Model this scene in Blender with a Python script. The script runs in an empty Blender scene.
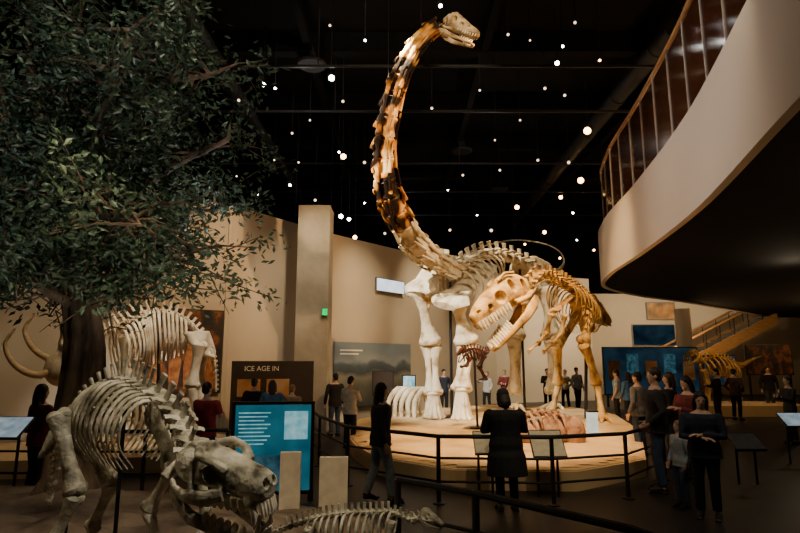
import bpy, bmesh, math, random
from mathutils import Vector, Matrix, noise
random.seed(7)
SC = bpy.context.scene
C = SC.collection
V = Vector
F = 560.0; PITCH = math.radians(9.5); EYE = 2.0
cp, sp_ = math.cos(PITCH), math.sin(PITCH)
def ray(px, py):
    x = (px-400)/F; v = (266.5-py)/F
    return V((x, cp - v*sp_, sp_ + v*cp))
def P(px, py, Y):
    d = ray(px, py); return V((0,0,EYE)) + d*(Y/d.y)
def G(px, py, z=0.0):
    d = ray(px, py); return V((0,0,EYE)) + d*((z-EYE)/d.z)
R = math.radians

# ------------------------------------------------------------------ materials
def nodes(name):
    m = bpy.data.materials.new(name); m.use_nodes = True
    nt = m.node_tree; b = nt.nodes['Principled BSDF']
    return m, nt, b
def noisemat(name, cols, scale=4, rough=.6, bump=.3, detail=5, spec=.3, stretch=(1,1,1), metal=0, bscale=None, coord='Object', lo=.3, hi=.7):
    m, nt, b = nodes(name)
    tc = nt.nodes.new('ShaderNodeTexCoord'); mp = nt.nodes.new('ShaderNodeMapping')
    mp.inputs['Scale'].default_value = stretch
    nt.links.new(tc.outputs[coord], mp.inputs[0])
    n = nt.nodes.new('ShaderNodeTexNoise'); n.inputs['Scale'].default_value = scale; n.inputs['Detail'].default_value = detail
    nt.links.new(mp.outputs[0], n.inputs['Vector'])
    r = nt.nodes.new('ShaderNodeValToRGB'); el = r.color_ramp.elements
    k = len(cols)
    el[0].position = lo; el[0].color = (*cols[0], 1); el[1].position = hi; el[1].color = (*cols[-1], 1)
    for i in range(1, k-1):
        e = el.new(lo + (hi-lo)*i/(k-1)); e.color = (*cols[i], 1)
    nt.links.new(n.outputs[0], r.inputs[0]); nt.links.new(r.outputs[0], b.inputs['Base Color'])
    b.inputs['Roughness'].default_value = rough; b.inputs['Specular IOR Level'].default_value = spec
    b.inputs['Metallic'].default_value = metal
    if bump:
        n2 = nt.nodes.new('ShaderNodeTexNoise'); n2.inputs['Scale'].default_value = bscale or scale*4
        n2.inputs['Detail'].default_value = 4
        nt.links.new(mp.outputs[0], n2.inputs['Vector'])
        bp = nt.nodes.new('ShaderNodeBump'); bp.inputs['Strength'].default_value = bump; bp.inputs['Distance'].default_value = .03
        nt.links.new(n2.outputs[0], bp.inputs['Height']); nt.links.new(bp.outputs[0], b.inputs['Normal'])
    return m
def plain(name, c, rough=.6, spec=.3, metal=0, var=.15, scale=8):
    d = tuple(x*(1-var) for x in c); e = tuple(min(1, x*(1+var)) for x in c)
    return noisemat(name, [d, e], scale, rough, 0, 2, spec, metal=metal)
def emis(name, c1, c2, strength, scale=3.0, sample=True, clear=0):
    m = bpy.data.materials.new(name); m.use_nodes = True; nt = m.node_tree
    nt.nodes.clear()
    o = nt.nodes.new('ShaderNodeOutputMaterial'); e = nt.nodes.new('ShaderNodeEmission')
    tc = nt.nodes.new('ShaderNodeTexCoord'); n = nt.nodes.new('ShaderNodeTexNoise'); n.inputs['Scale'].default_value = scale
    r = nt.nodes.new('ShaderNodeValToRGB'); r.color_ramp.elements[0].position = .35; r.color_ramp.elements[1].position = .65
    r.color_ramp.elements[0].color = (*c1, 1); r.color_ramp.elements[1].color = (*c2, 1)
    nt.links.new(tc.outputs['Object'], n.inputs['Vector']); nt.links.new(n.outputs[0], r.inputs[0])
    nt.links.new(r.outputs[0], e.inputs[0]); e.inputs[1].default_value = strength
    if clear:
        t = nt.nodes.new('ShaderNodeBsdfTransparent'); mx = nt.nodes.new('ShaderNodeMixShader'); mx.inputs[0].default_value = clear
        nt.links.new(e.outputs[0], mx.inputs[1]); nt.links.new(t.outputs[0], mx.inputs[2]); nt.links.new(mx.outputs[0], o.inputs[0])
    else: nt.links.new(e.outputs[0], o.inputs[0])
    if not sample: m.cycles.emission_sampling = 'NONE'
    return m

M = {}
M['floor'] = noisemat('dark_carpet', [(.010,.009,.009),(.022,.019,.018)], 1.5, .45, .1, spec=.4, bscale=40)
M['black'] = plain('black_paint', (.008,.007,.007), .9, .1)
M['ceil'] = plain('ceiling_black', (.010,.010,.011), .95, .1)
M['duct'] = plain('duct_black', (.03,.03,.033), .6, .3)
M['wall'] = noisemat('warm_plaster', [(.44,.36,.27),(.50,.42,.32)], .6, .85, .03)
M['pillar'] = noisemat('concrete_pillar', [(.26,.23,.18),(.42,.37,.30)], 1.3, .85, .25)
M['fascia'] = noisemat('pale_fascia', [(.58,.52,.46),(.64,.57,.50)], .4, .7, .02)
M['steel'] = plain('dark_steel', (.03,.028,.027), .45, .5, .6)
M['bone'] = noisemat('pale_bone', [(.32,.21,.10),(.76,.66,.47),(.86,.78,.62)], 3, .55, .6)
M['neck'] = noisemat('mottled_bone_painted_voids', [(.012,.005,.002),(.035,.013,.004),(.52,.21,.03),(.72,.36,.08),(.86,.58,.24)], 2.0, .5, .5, 1.2, lo=.46, hi=.64)  # dark of the bone's cavities is painted in as near-black noise patches
M['headbone'] = noisemat('brown_skull_bone', [(.10,.05,.02),(.50,.34,.18),(.74,.60,.40)], 5, .5, .4)
M['rexb'] = noisemat('golden_bone', [(.10,.045,.012),(.50,.30,.09),(.70,.48,.20)], 3.5, .5, .4)
M['fore'] = noisemat('weathered_bone', [(.05,.04,.022),(.40,.36,.25),(.74,.69,.54)], 7, .5, .5)
M['mast'] = noisemat('mastodon_bone', [(.40,.27,.13),(.84,.72,.52)], 3, .55, .4)
M['tusk'] = noisemat('tusk_ivory', [(.42,.27,.12),(.70,.52,.30)], 3, .4, .2, stretch=(1,1,4))
M['darkbone'] = noisemat('dark_red_bone', [(.02,.006,.003),(.09,.025,.012)], 8, .5, .4)
M['yelbone'] = noisemat('amber_bone', [(.35,.18,.05),(.70,.45,.16)], 5, .5, .3)
M['tooth'] = noisemat('tooth_enamel', [(.66,.54,.34),(.88,.82,.66)], 10, .3, .1)
M['sand'] = noisemat('sand_ground', [(.40,.26,.12),(.60,.42,.21),(.68,.50,.28)], 1.2, .9, .5, bscale=18)
M['deckside'] = noisemat('platform_side', [(.50,.34,.17),(.60,.43,.24)], 1, .6, .05)
M['rock'] = noisemat('exhibit_rock', [(.045,.032,.02),(.14,.10,.07),(.24,.18,.12)], 2, .9, .8, bscale=9)
M['jumble'] = noisemat('reddish_fossil', [(.14,.065,.045),(.38,.23,.17),(.54,.39,.30)], 5, .7, .6)
M['bark'] = noisemat('tree_bark', [(.02,.013,.008),(.09,.06,.037),(.17,.115,.075)], 5, .9, 1.0, stretch=(1,1,.25), bscale=14)
M['leaf'] = noisemat('tree_leaf', [(.010,.026,.012),(.028,.054,.026),(.085,.12,.065)], 2.2, .5, 0, spec=.4)
M['tablet'] = plain('cream_board', (.66,.57,.43), .7)
M['panelwhite'] = noisemat('printed_panel', [(.62,.54,.36),(.80,.72,.54)], 9, .5, 0)
M['exit'] = emis('exit_green', (.0,.55,.10), (.0,.75,.15), 1.2)
M['lampw'] = emis('lamp_white', (1,.95,.88), (1,.97,.92), 34, sample=False)
M['lampo'] = emis('lamp_warm', (1,.42,.10), (1,.56,.20), 20, sample=False)
M['lampd'] = emis('lamp_dim', (1,.62,.30), (1,.75,.5), 3, sample=False)
M['screenw'] = emis('bright_screen', (.72,.80,.88), (.95,.97,1), 1.6)
M['screend'] = emis('pale_screen', (.22,.32,.38), (.45,.52,.56), .7, 6)
M['cyan'] = emis('cyan_backlight', (.015,.15,.22), (.04,.28,.38), .45, 2.2, clear=.25)
M['cyanpale'] = emis('cyan_print', (.20,.62,.70), (.50,.85,.90), .6, 9)
M['cyandark'] = emis('cyan_picture', (.02,.07,.10), (.08,.24,.30), .35, 7)
M['blueback'] = emis('blue_backlight', (.008,.022,.04), (.035,.09,.13), .30, 1.0)
M['monitor'] = emis('monitor_glow', (.10,.45,.55), (.75,.90,.95), 1.3, 4)
M['whitebox'] = emis('white_lightbox', (.80,.80,.62), (1,.98,.85), 1.0, 4)
M['text'] = plain('white_lettering', (.80,.76,.68), .6, var=.03)
M['brown'] = plain('brown_panel', (.035,.023,.017), .6)
M['grey'] = plain('grey_panel', (.16,.16,.16), .6)
M['wood'] = noisemat('stair_wood', [(.30,.16,.065),(.46,.27,.12)], 3, .5, 0, stretch=(1,1,6))
M['artwarm'] = noisemat('painted_mural', [(.008,.012,.016),(.02,.018,.018),(.06,.022,.01),(.22,.08,.025),(.02,.02,.022)], 2.6, .6, 0, 4)
M['artmix'] = noisemat('colour_poster', [(.05,.12,.09),(.40,.18,.06),(.42,.40,.26)], 1.6, .6, 0, 4)
def landscape():
    m, nt, b = nodes('landscape_print')
    tc = nt.nodes.new('ShaderNodeTexCoord'); s = nt.nodes.new('ShaderNodeSeparateXYZ')
    nt.links.new(tc.outputs['Generated'], s.inputs[0])
    n = nt.nodes.new('ShaderNodeTexNoise'); n.inputs['Scale'].default_value = 3; n.inputs['Detail'].default_value = 6
    nt.links.new(tc.outputs['Generated'], n.inputs['Vector'])
    a = nt.nodes.new('ShaderNodeMath'); a.operation = 'MULTIPLY_ADD'; a.inputs[1].default_value = .34
    nt.links.new(n.outputs[0], a.inputs[0]); nt.links.new(s.outputs[2], a.inputs[2])
    r = nt.nodes.new('ShaderNodeValToRGB'); e = r.color_ramp.elements
    e[0].position = .15; e[0].color = (.05,.05,.045,1); e[1].position = 1.0; e[1].color = (.17,.21,.24,1)
    for p, c in ((.45,(.09,.085,.06,1)),(.62,(.20,.18,.13,1)),(.70,(.05,.065,.07,1)),(.80,(.08,.105,.12,1)),(.86,(.26,.28,.28,1))):
        x = e.new(p); x.color = c
    nt.links.new(a.outputs[0], r.inputs[0]); nt.links.new(r.outputs[0], b.inputs['Base Color'])
    return m
M['land'] = landscape()
def glassmat():
    m = bpy.data.materials.new('brown_glass'); m.use_nodes = True; nt = m.node_tree; b = nt.nodes['Principled BSDF']
    n = nt.nodes.new('ShaderNodeTexNoise'); n.inputs['Scale'].default_value = 1.3
    r = nt.nodes.new('ShaderNodeValToRGB'); r.color_ramp.elements[0].color = (.03,.011,.006,1); r.color_ramp.elements[1].color = (.11,.04,.016,1)
    nt.links.new(n.outputs[0], r.inputs[0]); nt.links.new(r.outputs[0], b.inputs['Base Color'])
    b.inputs['Roughness'].default_value = .12; b.inputs['Alpha'].default_value = .8
    return m
M['glass'] = glassmat()

# ------------------------------------------------------------------ mesh helpers
def spl(pts, n):
    pts = [V(p) for p in pts]
    q = [pts[0]*2-pts[1]] + pts + [pts[-1]*2-pts[-2]]
    dense = []
    for i in range(1, len(q)-2):
        a, b, c, d = q[i-1], q[i], q[i+1], q[i+2]
        for k in range(16):
            t = k/16
            dense.append(.5*((2*b)+(c-a)*t+(2*a-5*b+4*c-d)*t*t+(3*b-a-3*c+d)*t**3))
    dense.append(pts[-1])
    L = [0]
    for i in range(1, len(dense)): L.append(L[-1]+(dense[i]-dense[i-1]).length)
    out = []; j = 0
    for k in range(n+1):
        s = L[-1]*k/n
        while j < len(L)-2 and L[j+1] < s: j += 1
        seg = L[j+1]-L[j]
        out.append(dense[j].lerp(dense[j+1], (s-L[j])/seg if seg > 1e-9 else 0))
    return out

class MB:
    def __init__(s): s.bm = bmesh.new()
    def tube(s, pts, rad, seg=8, up=None, T=None):
        pts = [V(p) for p in pts]
        if T is not None: pts = [T @ p for p in pts]
        n = len(pts)
        if not isinstance(rad, (list, tuple)): rad = [rad]*n
        prev = None; rings = []
        for i in range(n):
            t = (pts[min(i+1,n-1)]-pts[max(i-1,0)])
            t = t.normalized() if t.length > 1e-9 else V((0,0,1))
            if up is not None: u = V(up)
            elif prev is not None: u = prev
            else: u = V((0,0,1)) if abs(t.z) < .9 else V((0,1,0))
            u = u - t*u.dot(t)
            if u.length < 1e-6: u = V((1,0,0)) - t*t.x
            u.normalize(); prev = u; w = t.cross(u)
            r = rad[i]; ru, rw = (r if isinstance(r, (list, tuple)) else (r, r))
            rings.append([s.bm.verts.new(pts[i]+u*(ru*math.cos(a))+w*(rw*math.sin(a))) for a in [2*math.pi*k/seg for k in range(seg)]])
        for i in range(n-1):
            for k in range(seg):
                s.bm.faces.new((rings[i][k], rings[i][(k+1)%seg], rings[i+1][(k+1)%seg], rings[i+1][k]))
        s.bm.faces.new(rings[0]); s.bm.faces.new(rings[-1])
        return s
    def ell(s, c, r, rot=None, seg=12, T=None):
        m = Matrix.Translation(V(c)) @ (rot.to_4x4() if rot is not None else Matrix()) @ Matrix.Diagonal((*r, 1))
        if T is not None: m = T @ m
        bmesh.ops.create_uvsphere(s.bm, u_segments=seg, v_segments=max(6, seg*2//3), radius=1, matrix=m); return s
    def box(s, c, size, T=None, rz=0):
        m = Matrix.Translation(V(c)) @ Matrix.Rotation(rz, 4, 'Z') @ Matrix.Diagonal((*size, 1))
        if T is not None: m = T @ m
        bmesh.ops.create_cube(s.bm, size=1, matrix=m); return s
    def prism(s, poly, z0, z1):
        a = [s.bm.verts.new((p[0],p[1],z0)) for p in poly]; b = [s.bm.verts.new((p[0],p[1],z1)) for p in poly]
        n = len(poly)
        for i in range(n): s.bm.faces.new((a[i], a[(i+1)%n], b[(i+1)%n], b[i]))
        s.bm.faces.new(a); s.bm.faces.new(b); return s
    def plate(s, pts, th, T=None):
        pts = [V(p) for p in pts]
        if T is not None: pts = [T @ p for p in pts]
        nrm = V((0,0,0)); n = len(pts)
        for i in range(n): nrm += pts[i].cross(pts[(i+1)%n])
        nrm.normalize()
        a = [s.bm.verts.new(p-nrm*th/2) for p in pts]; b = [s.bm.verts.new(p+nrm*th/2) for p in pts]
        for i in range(n): s.bm.faces.new((a[i], a[(i+1)%n], b[(i+1)%n], b[i]))
        s.bm.faces.new(a); s.bm.faces.new(b); return s
    def lathe(s, prof, seg=16, T=None):
        return s.tube([(0,0,z) for r, z in prof], [max(r,.0005) for r, z in prof], seg, up=(0,1,0), T=T)

ORG = {}
def thing(name, label, cat, loc=(0,0,0), rz=0, group=None):
    o = bpy.data.objects.new(name, None); C.objects.link(o)
    o.empty_display_size = .1
    o.location = loc; o.rotation_euler = (0,0,rz)
    o['label'] = label; o['category'] = cat
    if group: o['group'] = group
    ORG[o.name] = Matrix.Translation(V(loc)) @ Matrix.Rotation(rz, 4, 'Z')
    return o
def build(mb, name, mat, parent=None, local=False, smooth=True, ang=40):
    bmesh.ops.recalc_face_normals(mb.bm, faces=mb.bm.faces)
    if parent is not None and not local: mb.bm.transform(ORG[parent.name].inverted())
    me = bpy.data.meshes.new(name); mb.bm.to_mesh(me); mb.bm.free()
    if smooth:
        for p in me.polygons: p.use_smooth = True
        me.set_sharp_from_angle(angle=R(ang))
    me.materials.append(mat)
    o = bpy.data.objects.new(name, me); C.objects.link(o)
    if parent is not None: o.parent = parent; ORG[o.name] = ORG[parent.name]
    return o
def tag(o, label, cat, group=None):
    o['label'] = label; o['category'] = cat
    if group: o['group'] = group
    return o
def struct(mb, name, mat, smooth=True):
    o = build(mb, name, mat, smooth=smooth); o['kind'] = 'structure'; return o
def remesh(o, vox, it=2):
    m = o.modifiers.new('remesh', 'REMESH'); m.mode = 'VOXEL'; m.voxel_size = vox; m.use_smooth_shade = True
    if it:
        s = o.modifiers.new('smooth', 'SMOOTH'); s.iterations = it; s.factor = .5
    return o
CUTS = []
def carve(o, cut, parent):
    c = build(cut, 'cutter', M['fore'], parent); CUTS.append(c)
    b = o.modifiers.new('b', 'BOOLEAN'); b.object = c; b.operation = 'DIFFERENCE'; b.solver = 'EXACT'; b.use_self = True
def frame(p, u):
    u = V(u).normalized(); z = V((0,0,1)); n = u.cross(z)
    return Matrix(((u.x,z.x,n.x,p[0]),(u.y,z.y,n.y,p[1]),(u.z,z.z,n.z,p[2]),(0,0,0,1)))
def text(parent, s, T, size, mat, name='lettering'):
    cu = bpy.data.curves.new('tmp', 'FONT'); cu.body = s; cu.size = size; cu.extrude = .004
    t = bpy.data.objects.new('tmp', cu); C.objects.link(t)
    dg = bpy.context.evaluated_depsgraph_get()
    me = bpy.data.meshes.new_from_object(t.evaluated_get(dg)); me.name = name
    bpy.data.objects.remove(t)
    me.transform(ORG[parent.name].inverted() @ T)
    me.materials.clear(); me.materials.append(mat)
    o = bpy.data.objects.new(name, me); C.objects.link(o); o.parent = parent
    return o

# ------------------------------------------------------------------ bones
def bone(parent, name, a, b, r, mat, e=1.7, flat=1.0, bow=0, seg=10):
    a, b = V(a), V(b); d = b-a; L = d.length
    side = d.cross(V((0,1,.3))).normalized()
    mb = MB(); ts = [0,.05,.13,.3,.5,.7,.87,.95,1]; rr = [.6*e,e,.95*e,1.15,1,1.1,.9*e,.95*e,.6*e]
    mb.tube([a+d*t+side*(bow*L*math.sin(math.pi*t)) for t in ts], [(r*k, r*k*flat) for k in rr], seg)
    for p in (a+d*.05, b-d*.05):
        for s in (-1, 1): mb.ell(p+side*s*r*e*.55, (r*e*.62,)*3, seg=8)
    return build(mb, name, mat, parent)
def vertebra(parent, name, p0, p1, up, rad, spine, trans, mat, low=0, wing=0):
    p0, p1 = V(p0), V(p1); t = (p1-p0); L = t.length; t.normalize()
    u = V(up); u = (u - t*u.dot(t)); u = u.normalized() if u.length > 1e-5 else V((0,1,0)); w = t.cross(u)
    mb = MB(); c = (p0+p1)/2
    pn = .86 if wing else .7
    mb.tube([p0+t*L*k for k in (.02,.10,.35,.65,.90,.98)], [rad*.85,rad,rad*pn,rad*pn,rad,rad*.88], 10)
    if spine: mb.tube([c+u*rad*.4, c+u*(rad*.7+spine*.5)-t*L*.05, c+u*(rad+spine)-t*L*.12], [(L*.30,rad*.28),(L*.22,rad*.2),(L*.26,rad*.3)], 8, up=t)
    if trans:
        for s in (-1, 1): mb.tube([c+w*s*rad*.3+u*rad*.5, c+w*s*(rad+trans*.5)+u*rad*.7, c+w*s*(rad+trans)+u*rad*.6], [(L*.26,rad*.28),(L*.16,rad*.2),(L*.2,rad*.2)], 6, up=t)
    if low:
        for s in (-1, 1): mb.tube([c+w*s*rad*.7-u*rad*.4, c+w*s*rad*1.0-u*(rad*.6+low*.6)+t*L*.1, c+w*s*rad*.9-u*(rad*.6+low)-t*L*.75], [rad*.24,rad*.2,rad*.08], 6)
    if wing:
        for s in (-1, 1):
            mb.tube([c+w*s*rad*(.95+wing*.35)+u*rad*.3-t*L*.60, c+w*s*rad*(.90+wing*.45)+u*rad*.4-t*L*.3, c+w*s*rad*.92+u*rad*.4, c+w*s*rad*(.90+wing*.40)+u*rad*.4+t*L*.3, c+w*s*rad*(.95+wing*.25)+u*rad*.35+t*L*.56], [(rad*.20,rad*.13),(rad*.30,rad*.16),(rad*.2,rad*.16),(rad*.3,rad*.16),(rad*.18,rad*.12)], 8, up=u)
            mb.tube([c+w*s*rad*.95-u*rad*.5-t*L*.6, c+w*s*rad*(.85+wing*.3)-u*rad*.5, c+w*s*rad*.85-u*rad*.4+t*L*.5], [(rad*.16,rad*.12),(rad*.26,rad*.16),(rad*.22,rad*.16)], 8, up=u)
    return build(mb, name, mat, parent)
def column(parent, name, pts, n, radf, spf, trf, upf, mat, low=None, wing=0):
    q = spl(pts, n)
    for i in range(n):
        k = (i+.5)/n
        vertebra(parent, name, q[i], q[i+1], upf(k), radf(k), spf(k), trf(k), mat, low(k) if low else 0, wing)
    return q
def rib(parent, root, side, down, back, w, d, r, mat):
    p = [root+side*w*.05, root+side*w*.62+down*d*.03, root+side*w+down*d*.32+back*d*.08, root+side*w*.98+down*d*.66+back*d*.18, root+side*w*.55+down*d*1.0+back*d*.2]
    q = spl(p, 12); n = len(q)
    mb = MB(); mb.tube(q, [(r*(1.15-.75*abs(i/(n-1)-.25)), r*.6*(1.1-.6*i/(n-1))) for i in range(n)], 7, up=back)
    return build(mb, 'rib', mat, parent)
def ribs(parent, pts, n, w, d, r, mat, up=V((0,0,1)), rake=0.3):
    q = spl(pts, n)
    for i in range(n+1):
        k = i/n
        t = (q[min(i+1,n)]-q[max(i-1,0)]).normalized()
        u = (up - t*up.dot(t)).normalized(); sd = t.cross(u)
        f = .55+.45*math.sin(math.pi*min(1, .2+k*.75))
        for s in (-1, 1): rib(parent, q[i], sd*s, (-up*.95-u*.1).normalized(), t*rake*3, w*f, d*f, r, mat)
def foot(parent, p, d, size, mat, n=3, name='foot'):
    d = V((d[0],d[1],0)).normalized(); s = V((-d.y,d.x,0)); mb = MB(); p = V(p)
    mb.ell(p+V((0,0,size*.28)), (size*.34,size*.34,size*.28), seg=10)
    for i in range(n):
        k = (i-(n-1)/2); dd = (d+s*k*.42).normalized(); b = p+s*k*size*.22
        mb.tube([b+V((0,0,size*.3)), b+dd*size*.4+V((0,0,size*.2)), b+dd*size*.75+V((0,0,size*.11)), b+dd*size*1.0+V((0,0,.015))], [size*.15,size*.12,size*.11,size*.03], 7)
    return build(mb, name, mat, parent)
def axes(rear, tip, up=V((0,0,1))):
    x = (V(tip)-V(rear)); L = x.length; x.normalize()
    z = (V(up)-x*V(up).dot(x)).normalized(); y = z.cross(x)
    return L, Matrix(((x.x,y.x,z.x,rear[0]),(x.y,y.y,z.y,rear[1]),(x.z,y.z,z.z,rear[2]),(0,0,0,1)))
def tooth(par, pts, rr, T):
    build(MB().tube(pts, rr, 7, T=T), 'tooth', M['tooth'], par)
def reptile_skull(parent, rear, tip, secs, holes, brow, mat, gape, tl, nt, vox, up=(0,0,1), jawd=.065):
    """secs: x, z centre, half height, half width (all in skull lengths); holes: x, z, rx, rz"""
    L, T = axes(rear, tip, up); T = T @ Matrix.Diagonal((L,L,L,1)); uv = (T.to_3x3() @ V((0,0,1))).normalized()
    def at(x):
        for a, b in zip(secs, secs[1:]):
            if a[0] <= x <= b[0]:
                k = (x-a[0])/(b[0]-a[0]); return [a[i]+(b[i]-a[i])*k for i in range(4)]
        return secs[-1]
    mb = MB(); mb.tube([(s[0],0,s[1]) for s in secs], [(s[2]*L,s[3]*L) for s in secs], 18, up=uv, T=T)
    for s in (-1, 1):
        for b in brow: mb.tube([(x,s*y,z) for x,y,z in b], .026*L, 8, T=T)
        mb.tube([(.0,s*at(0)[3]*.9,at(0)[1]-at(0)[2]*.8),(.15,s*at(.15)[3]*.95,.03),(.35,s*at(.35)[3]*.92,.04)], .035*L, 8, T=T)
    sk = build(mb, 'skull', mat, parent); remesh(sk, vox, 1)
    cut = MB()
    for x, z, rx, rz in holes:
        w = at(x)[3]
        for s in (-1, 1): cut.ell((x,s*w*1.05,z), (rx,w*.70,rz), T=T)
    carve(sk, cut, parent)
    for s in (-1, 1):
        for i in range(nt):
            x = .96-.55*i/nt; a = at(x); l = tl*(.8+.4*math.sin(i*2.1)**2); y = s*a[3]*.72; z = a[1]-a[2]*.66
            tooth(sk, [(x,y,z+.02),(x-.004,y,z-l*.5),(x-.02,y*.97,z-l)], [tl*.30*L,tl*.24*L,tl*.03*L], T)
    J = T @ Matrix.Translation((.02,0,-.03)) @ Matrix.Rotation(gape, 4, 'Y')
    mb = MB(); yy = lambda x: at(min(.98,x))[3]*.88
    for s in (-1, 1):
        mb.tube([(-.02,s*yy(.05),-.0),(.12,s*yy(.12),-.02),(.32,s*yy(.32),-.035),(.6,s*yy(.6),-.02),(.93,s*yy(.93)*.8,.01)], [(.045*L,.03*L),(jawd*1.2*L,.03*L),(jawd*L,.03*L),(jawd*.75*L,.032*L),(jawd*.62*L,.035*L)], 10, up=uv, T=J)
    mb.ell((.93,0,.01), (.05,yy(.93)*.8,jawd*.6), T=J)
    jw = build(mb, 'lower_jaw', mat, parent); remesh(jw, vox, 1)
    for s in (-1, 1):
        for i in range(max(0, nt-2)):
            x = .93-.48*i/nt; y = s*yy(x)*.9
            tooth(jw, [(x,y,.02),(x-.005,y,.04+tl*.5),(x-.02,y,.04+tl*.85)], [tl*.26*L,tl*.2*L,tl*.03*L], J)
REX = [(0,.17,.13,.14),(.10,.20,.20,.19),(.28,.235,.235,.20),(.48,.205,.21,.155),(.68,.17,.18,.115),(.86,.13,.14,.09),(.97,.095,.095,.065),(1.0,.085,.05,.035)]
REXH = [(.11,.20,.05,.10),(.295,.27,.05,.105),(.52,.20,.09,.10),(.71,.155,.038,.042),(.89,.17,.038,.026)]
REXB = [[(.16,.17,.41),(.30,.17,.46),(.44,.13,.41)]]
DIP = [(0,.20,.12,.13),(.12,.26,.21,.19),(.3,.28,.23,.20),(.5,.22,.19,.175),(.7,.16,.145,.155),(.88,.125,.115,.145),(.98,.11,.08,.12),(1.0,.11,.05,.09)]
DIPH = [(.10,.20,.045,.09),(.30,.29,.085,.09),(.53,.20,.065,.065),(.72,.20,.05,.03)]
DIPB = [[(.16,.15,.42),(.3,.16,.46),(.44,.13,.40)]]

# ------------------------------------------------------------------ room
struct(MB().box((8,18,-.05), (60,60,.1)), 'floor', M['floor'])
struct(MB().box((8,18,12.1), (60,60,.2)), 'ceiling', M['ceil'])
def ribbon(pts, z0, z1, th):
    mb = MB()
    for a, b in zip(pts, pts[1:]):
        a, b = V((*a,0)), V((*b,0)); d = (b-a); L = d.length; ang = math.atan2(d.y, d.x)
        nrm = V((-d.y,d.x,0)).normalized()
        mb.box((a+b)/2+nrm*th/2+V((0,0,(z0+z1)/2)), (L+th*.5,th,z1-z0), rz=ang)
    return mb
WL = [(-17,6.5),(-9.5,11.5),(-4.6,14.9),(-2.3,18.4),(.6,22),(4.6,27),(9.8,29)]
struct(ribbon(WL, 0, 6.2, .3), 'wall_left', M['wall'])
struct(ribbon([(9.8,29),(10.5,34),(27,34)], 0, 6.0, .3), 'wall_back', M['wall'])
struct(ribbon([(-22,45),(38,45)], 0, 12, .3), 'wall_far', M['black'])
struct(ribbon([(37,47),(37,-8)], 0, 12, .3), 'wall_right', M['black'])
bp = P(312, 400, 16.4)
struct(MB().box((bp.x,16.4,3.25), (.92,.92,6.5)), 'pillar', M['pillar'])
k = 1
for Y in range(8, 42, 4):
    struct(MB().box((6,Y,11.65), (50,.35,.65)), 'trim_%d' % k, M['ceil']); k += 1
for X in (-8.5,-2.8,2.6,8.8,14):
    struct(MB().box((X,24,11.5), (.22,36,.3)), 'trim_%d' % k, M['ceil']); k += 1
DUCTS = ((-5.6,6,30,10.95,.26),(7.5,14,38,10.95,.28))
for i, (x, y0, y1, z, r) in enumerate(DUCTS):
    mb = MB().tube([(x,y,z) for y in range(y0,y1+1,2)], r, 14)
    for y in range(y0+1,y1,3): mb.tube([(x,y,z),(x,y+.12,z)], r+.03, 14)
    tag(build(mb, 'air_duct', M['duct']), ['straight black round air duct above the tree crown','straight black air duct nearest the balcony railing'][i], 'duct')
TRACKS = ((10.3,-8,3.5),(14.6,-8,8.6),(17.5,-8,9),(22.5,-10,9),(26.5,-10,12),(31,-8,16))
for i, (Y, x0, x1) in enumerate(TRACKS):
    mb = MB().box(((x0+x1)/2,Y,10.15), (x1-x0,.06,.07))
    for k_ in range(4): mb.box((x0+.5+(x1-x0-1)*k_/3,Y,11.07),(.03,.03,1.858))
    tag(build(mb, 'lighting_track', M['duct']), 'straight black lighting track under the ceiling', 'lighting track', 'lighting tracks under the ceiling')

# balcony
OUT = [V((x,y,0)) for x, y in [(2.5,-2),(3.05,2),(3.68,4.8),(4.75,8.7),(5.45,12.5),(5.95,15.9),(6.9,18.8),(9.2,21.4),(12.4,24),(20,31),(22,32.6)]]
oc = spl(OUT, 90)
def off(pts, d):
    o = []
    for i in range(len(pts)):
        t = (pts[min(i+1,len(pts)-1)]-pts[max(i-1,0)]).normalized()
        o.append(pts[i]+V((t.y,-t.x,0))*d)
    return o
inner = off(oc, .12)
struct(MB().prism([(p.x,p.y) for p in inner]+[(36,32.6),(36,-2)], 4.44, 6.0), 'balcony_floor', M['black'])
a0 = [(p.x,p.y) for p in oc]; b0 = [(p.x,p.y) for p in inner]
struct(MB().prism(a0+b0[::-1], 4.4, 6.05), 'trim_20', M['fascia'])
rl = thing('balcony_railing', 'tall brown glass railing with pale posts along the curved balcony edge', 'railing', (4.75,8.7,6.05))
rp = spl(off(oc, .2), 40)
for i in range(0, 24):
    p, q = rp[i], rp[i+1]
    d = (q-p).normalized(); T = frame((p.x,p.y,6.1), d); L = (q-p).length
    build(MB().box((L/2,.95,0), (L-.06,1.75,.02), T=T), 'glass_panel', M['glass'], rl)
    build(MB().box((0,.95,0), (.04,1.9,.06), T=T), 'post', M['fascia'], rl)
build(MB().tube([p+V((0,0,8.05)) for p in rp[:25]], .05, 8), 'handrail', M['wood'], rl)

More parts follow.
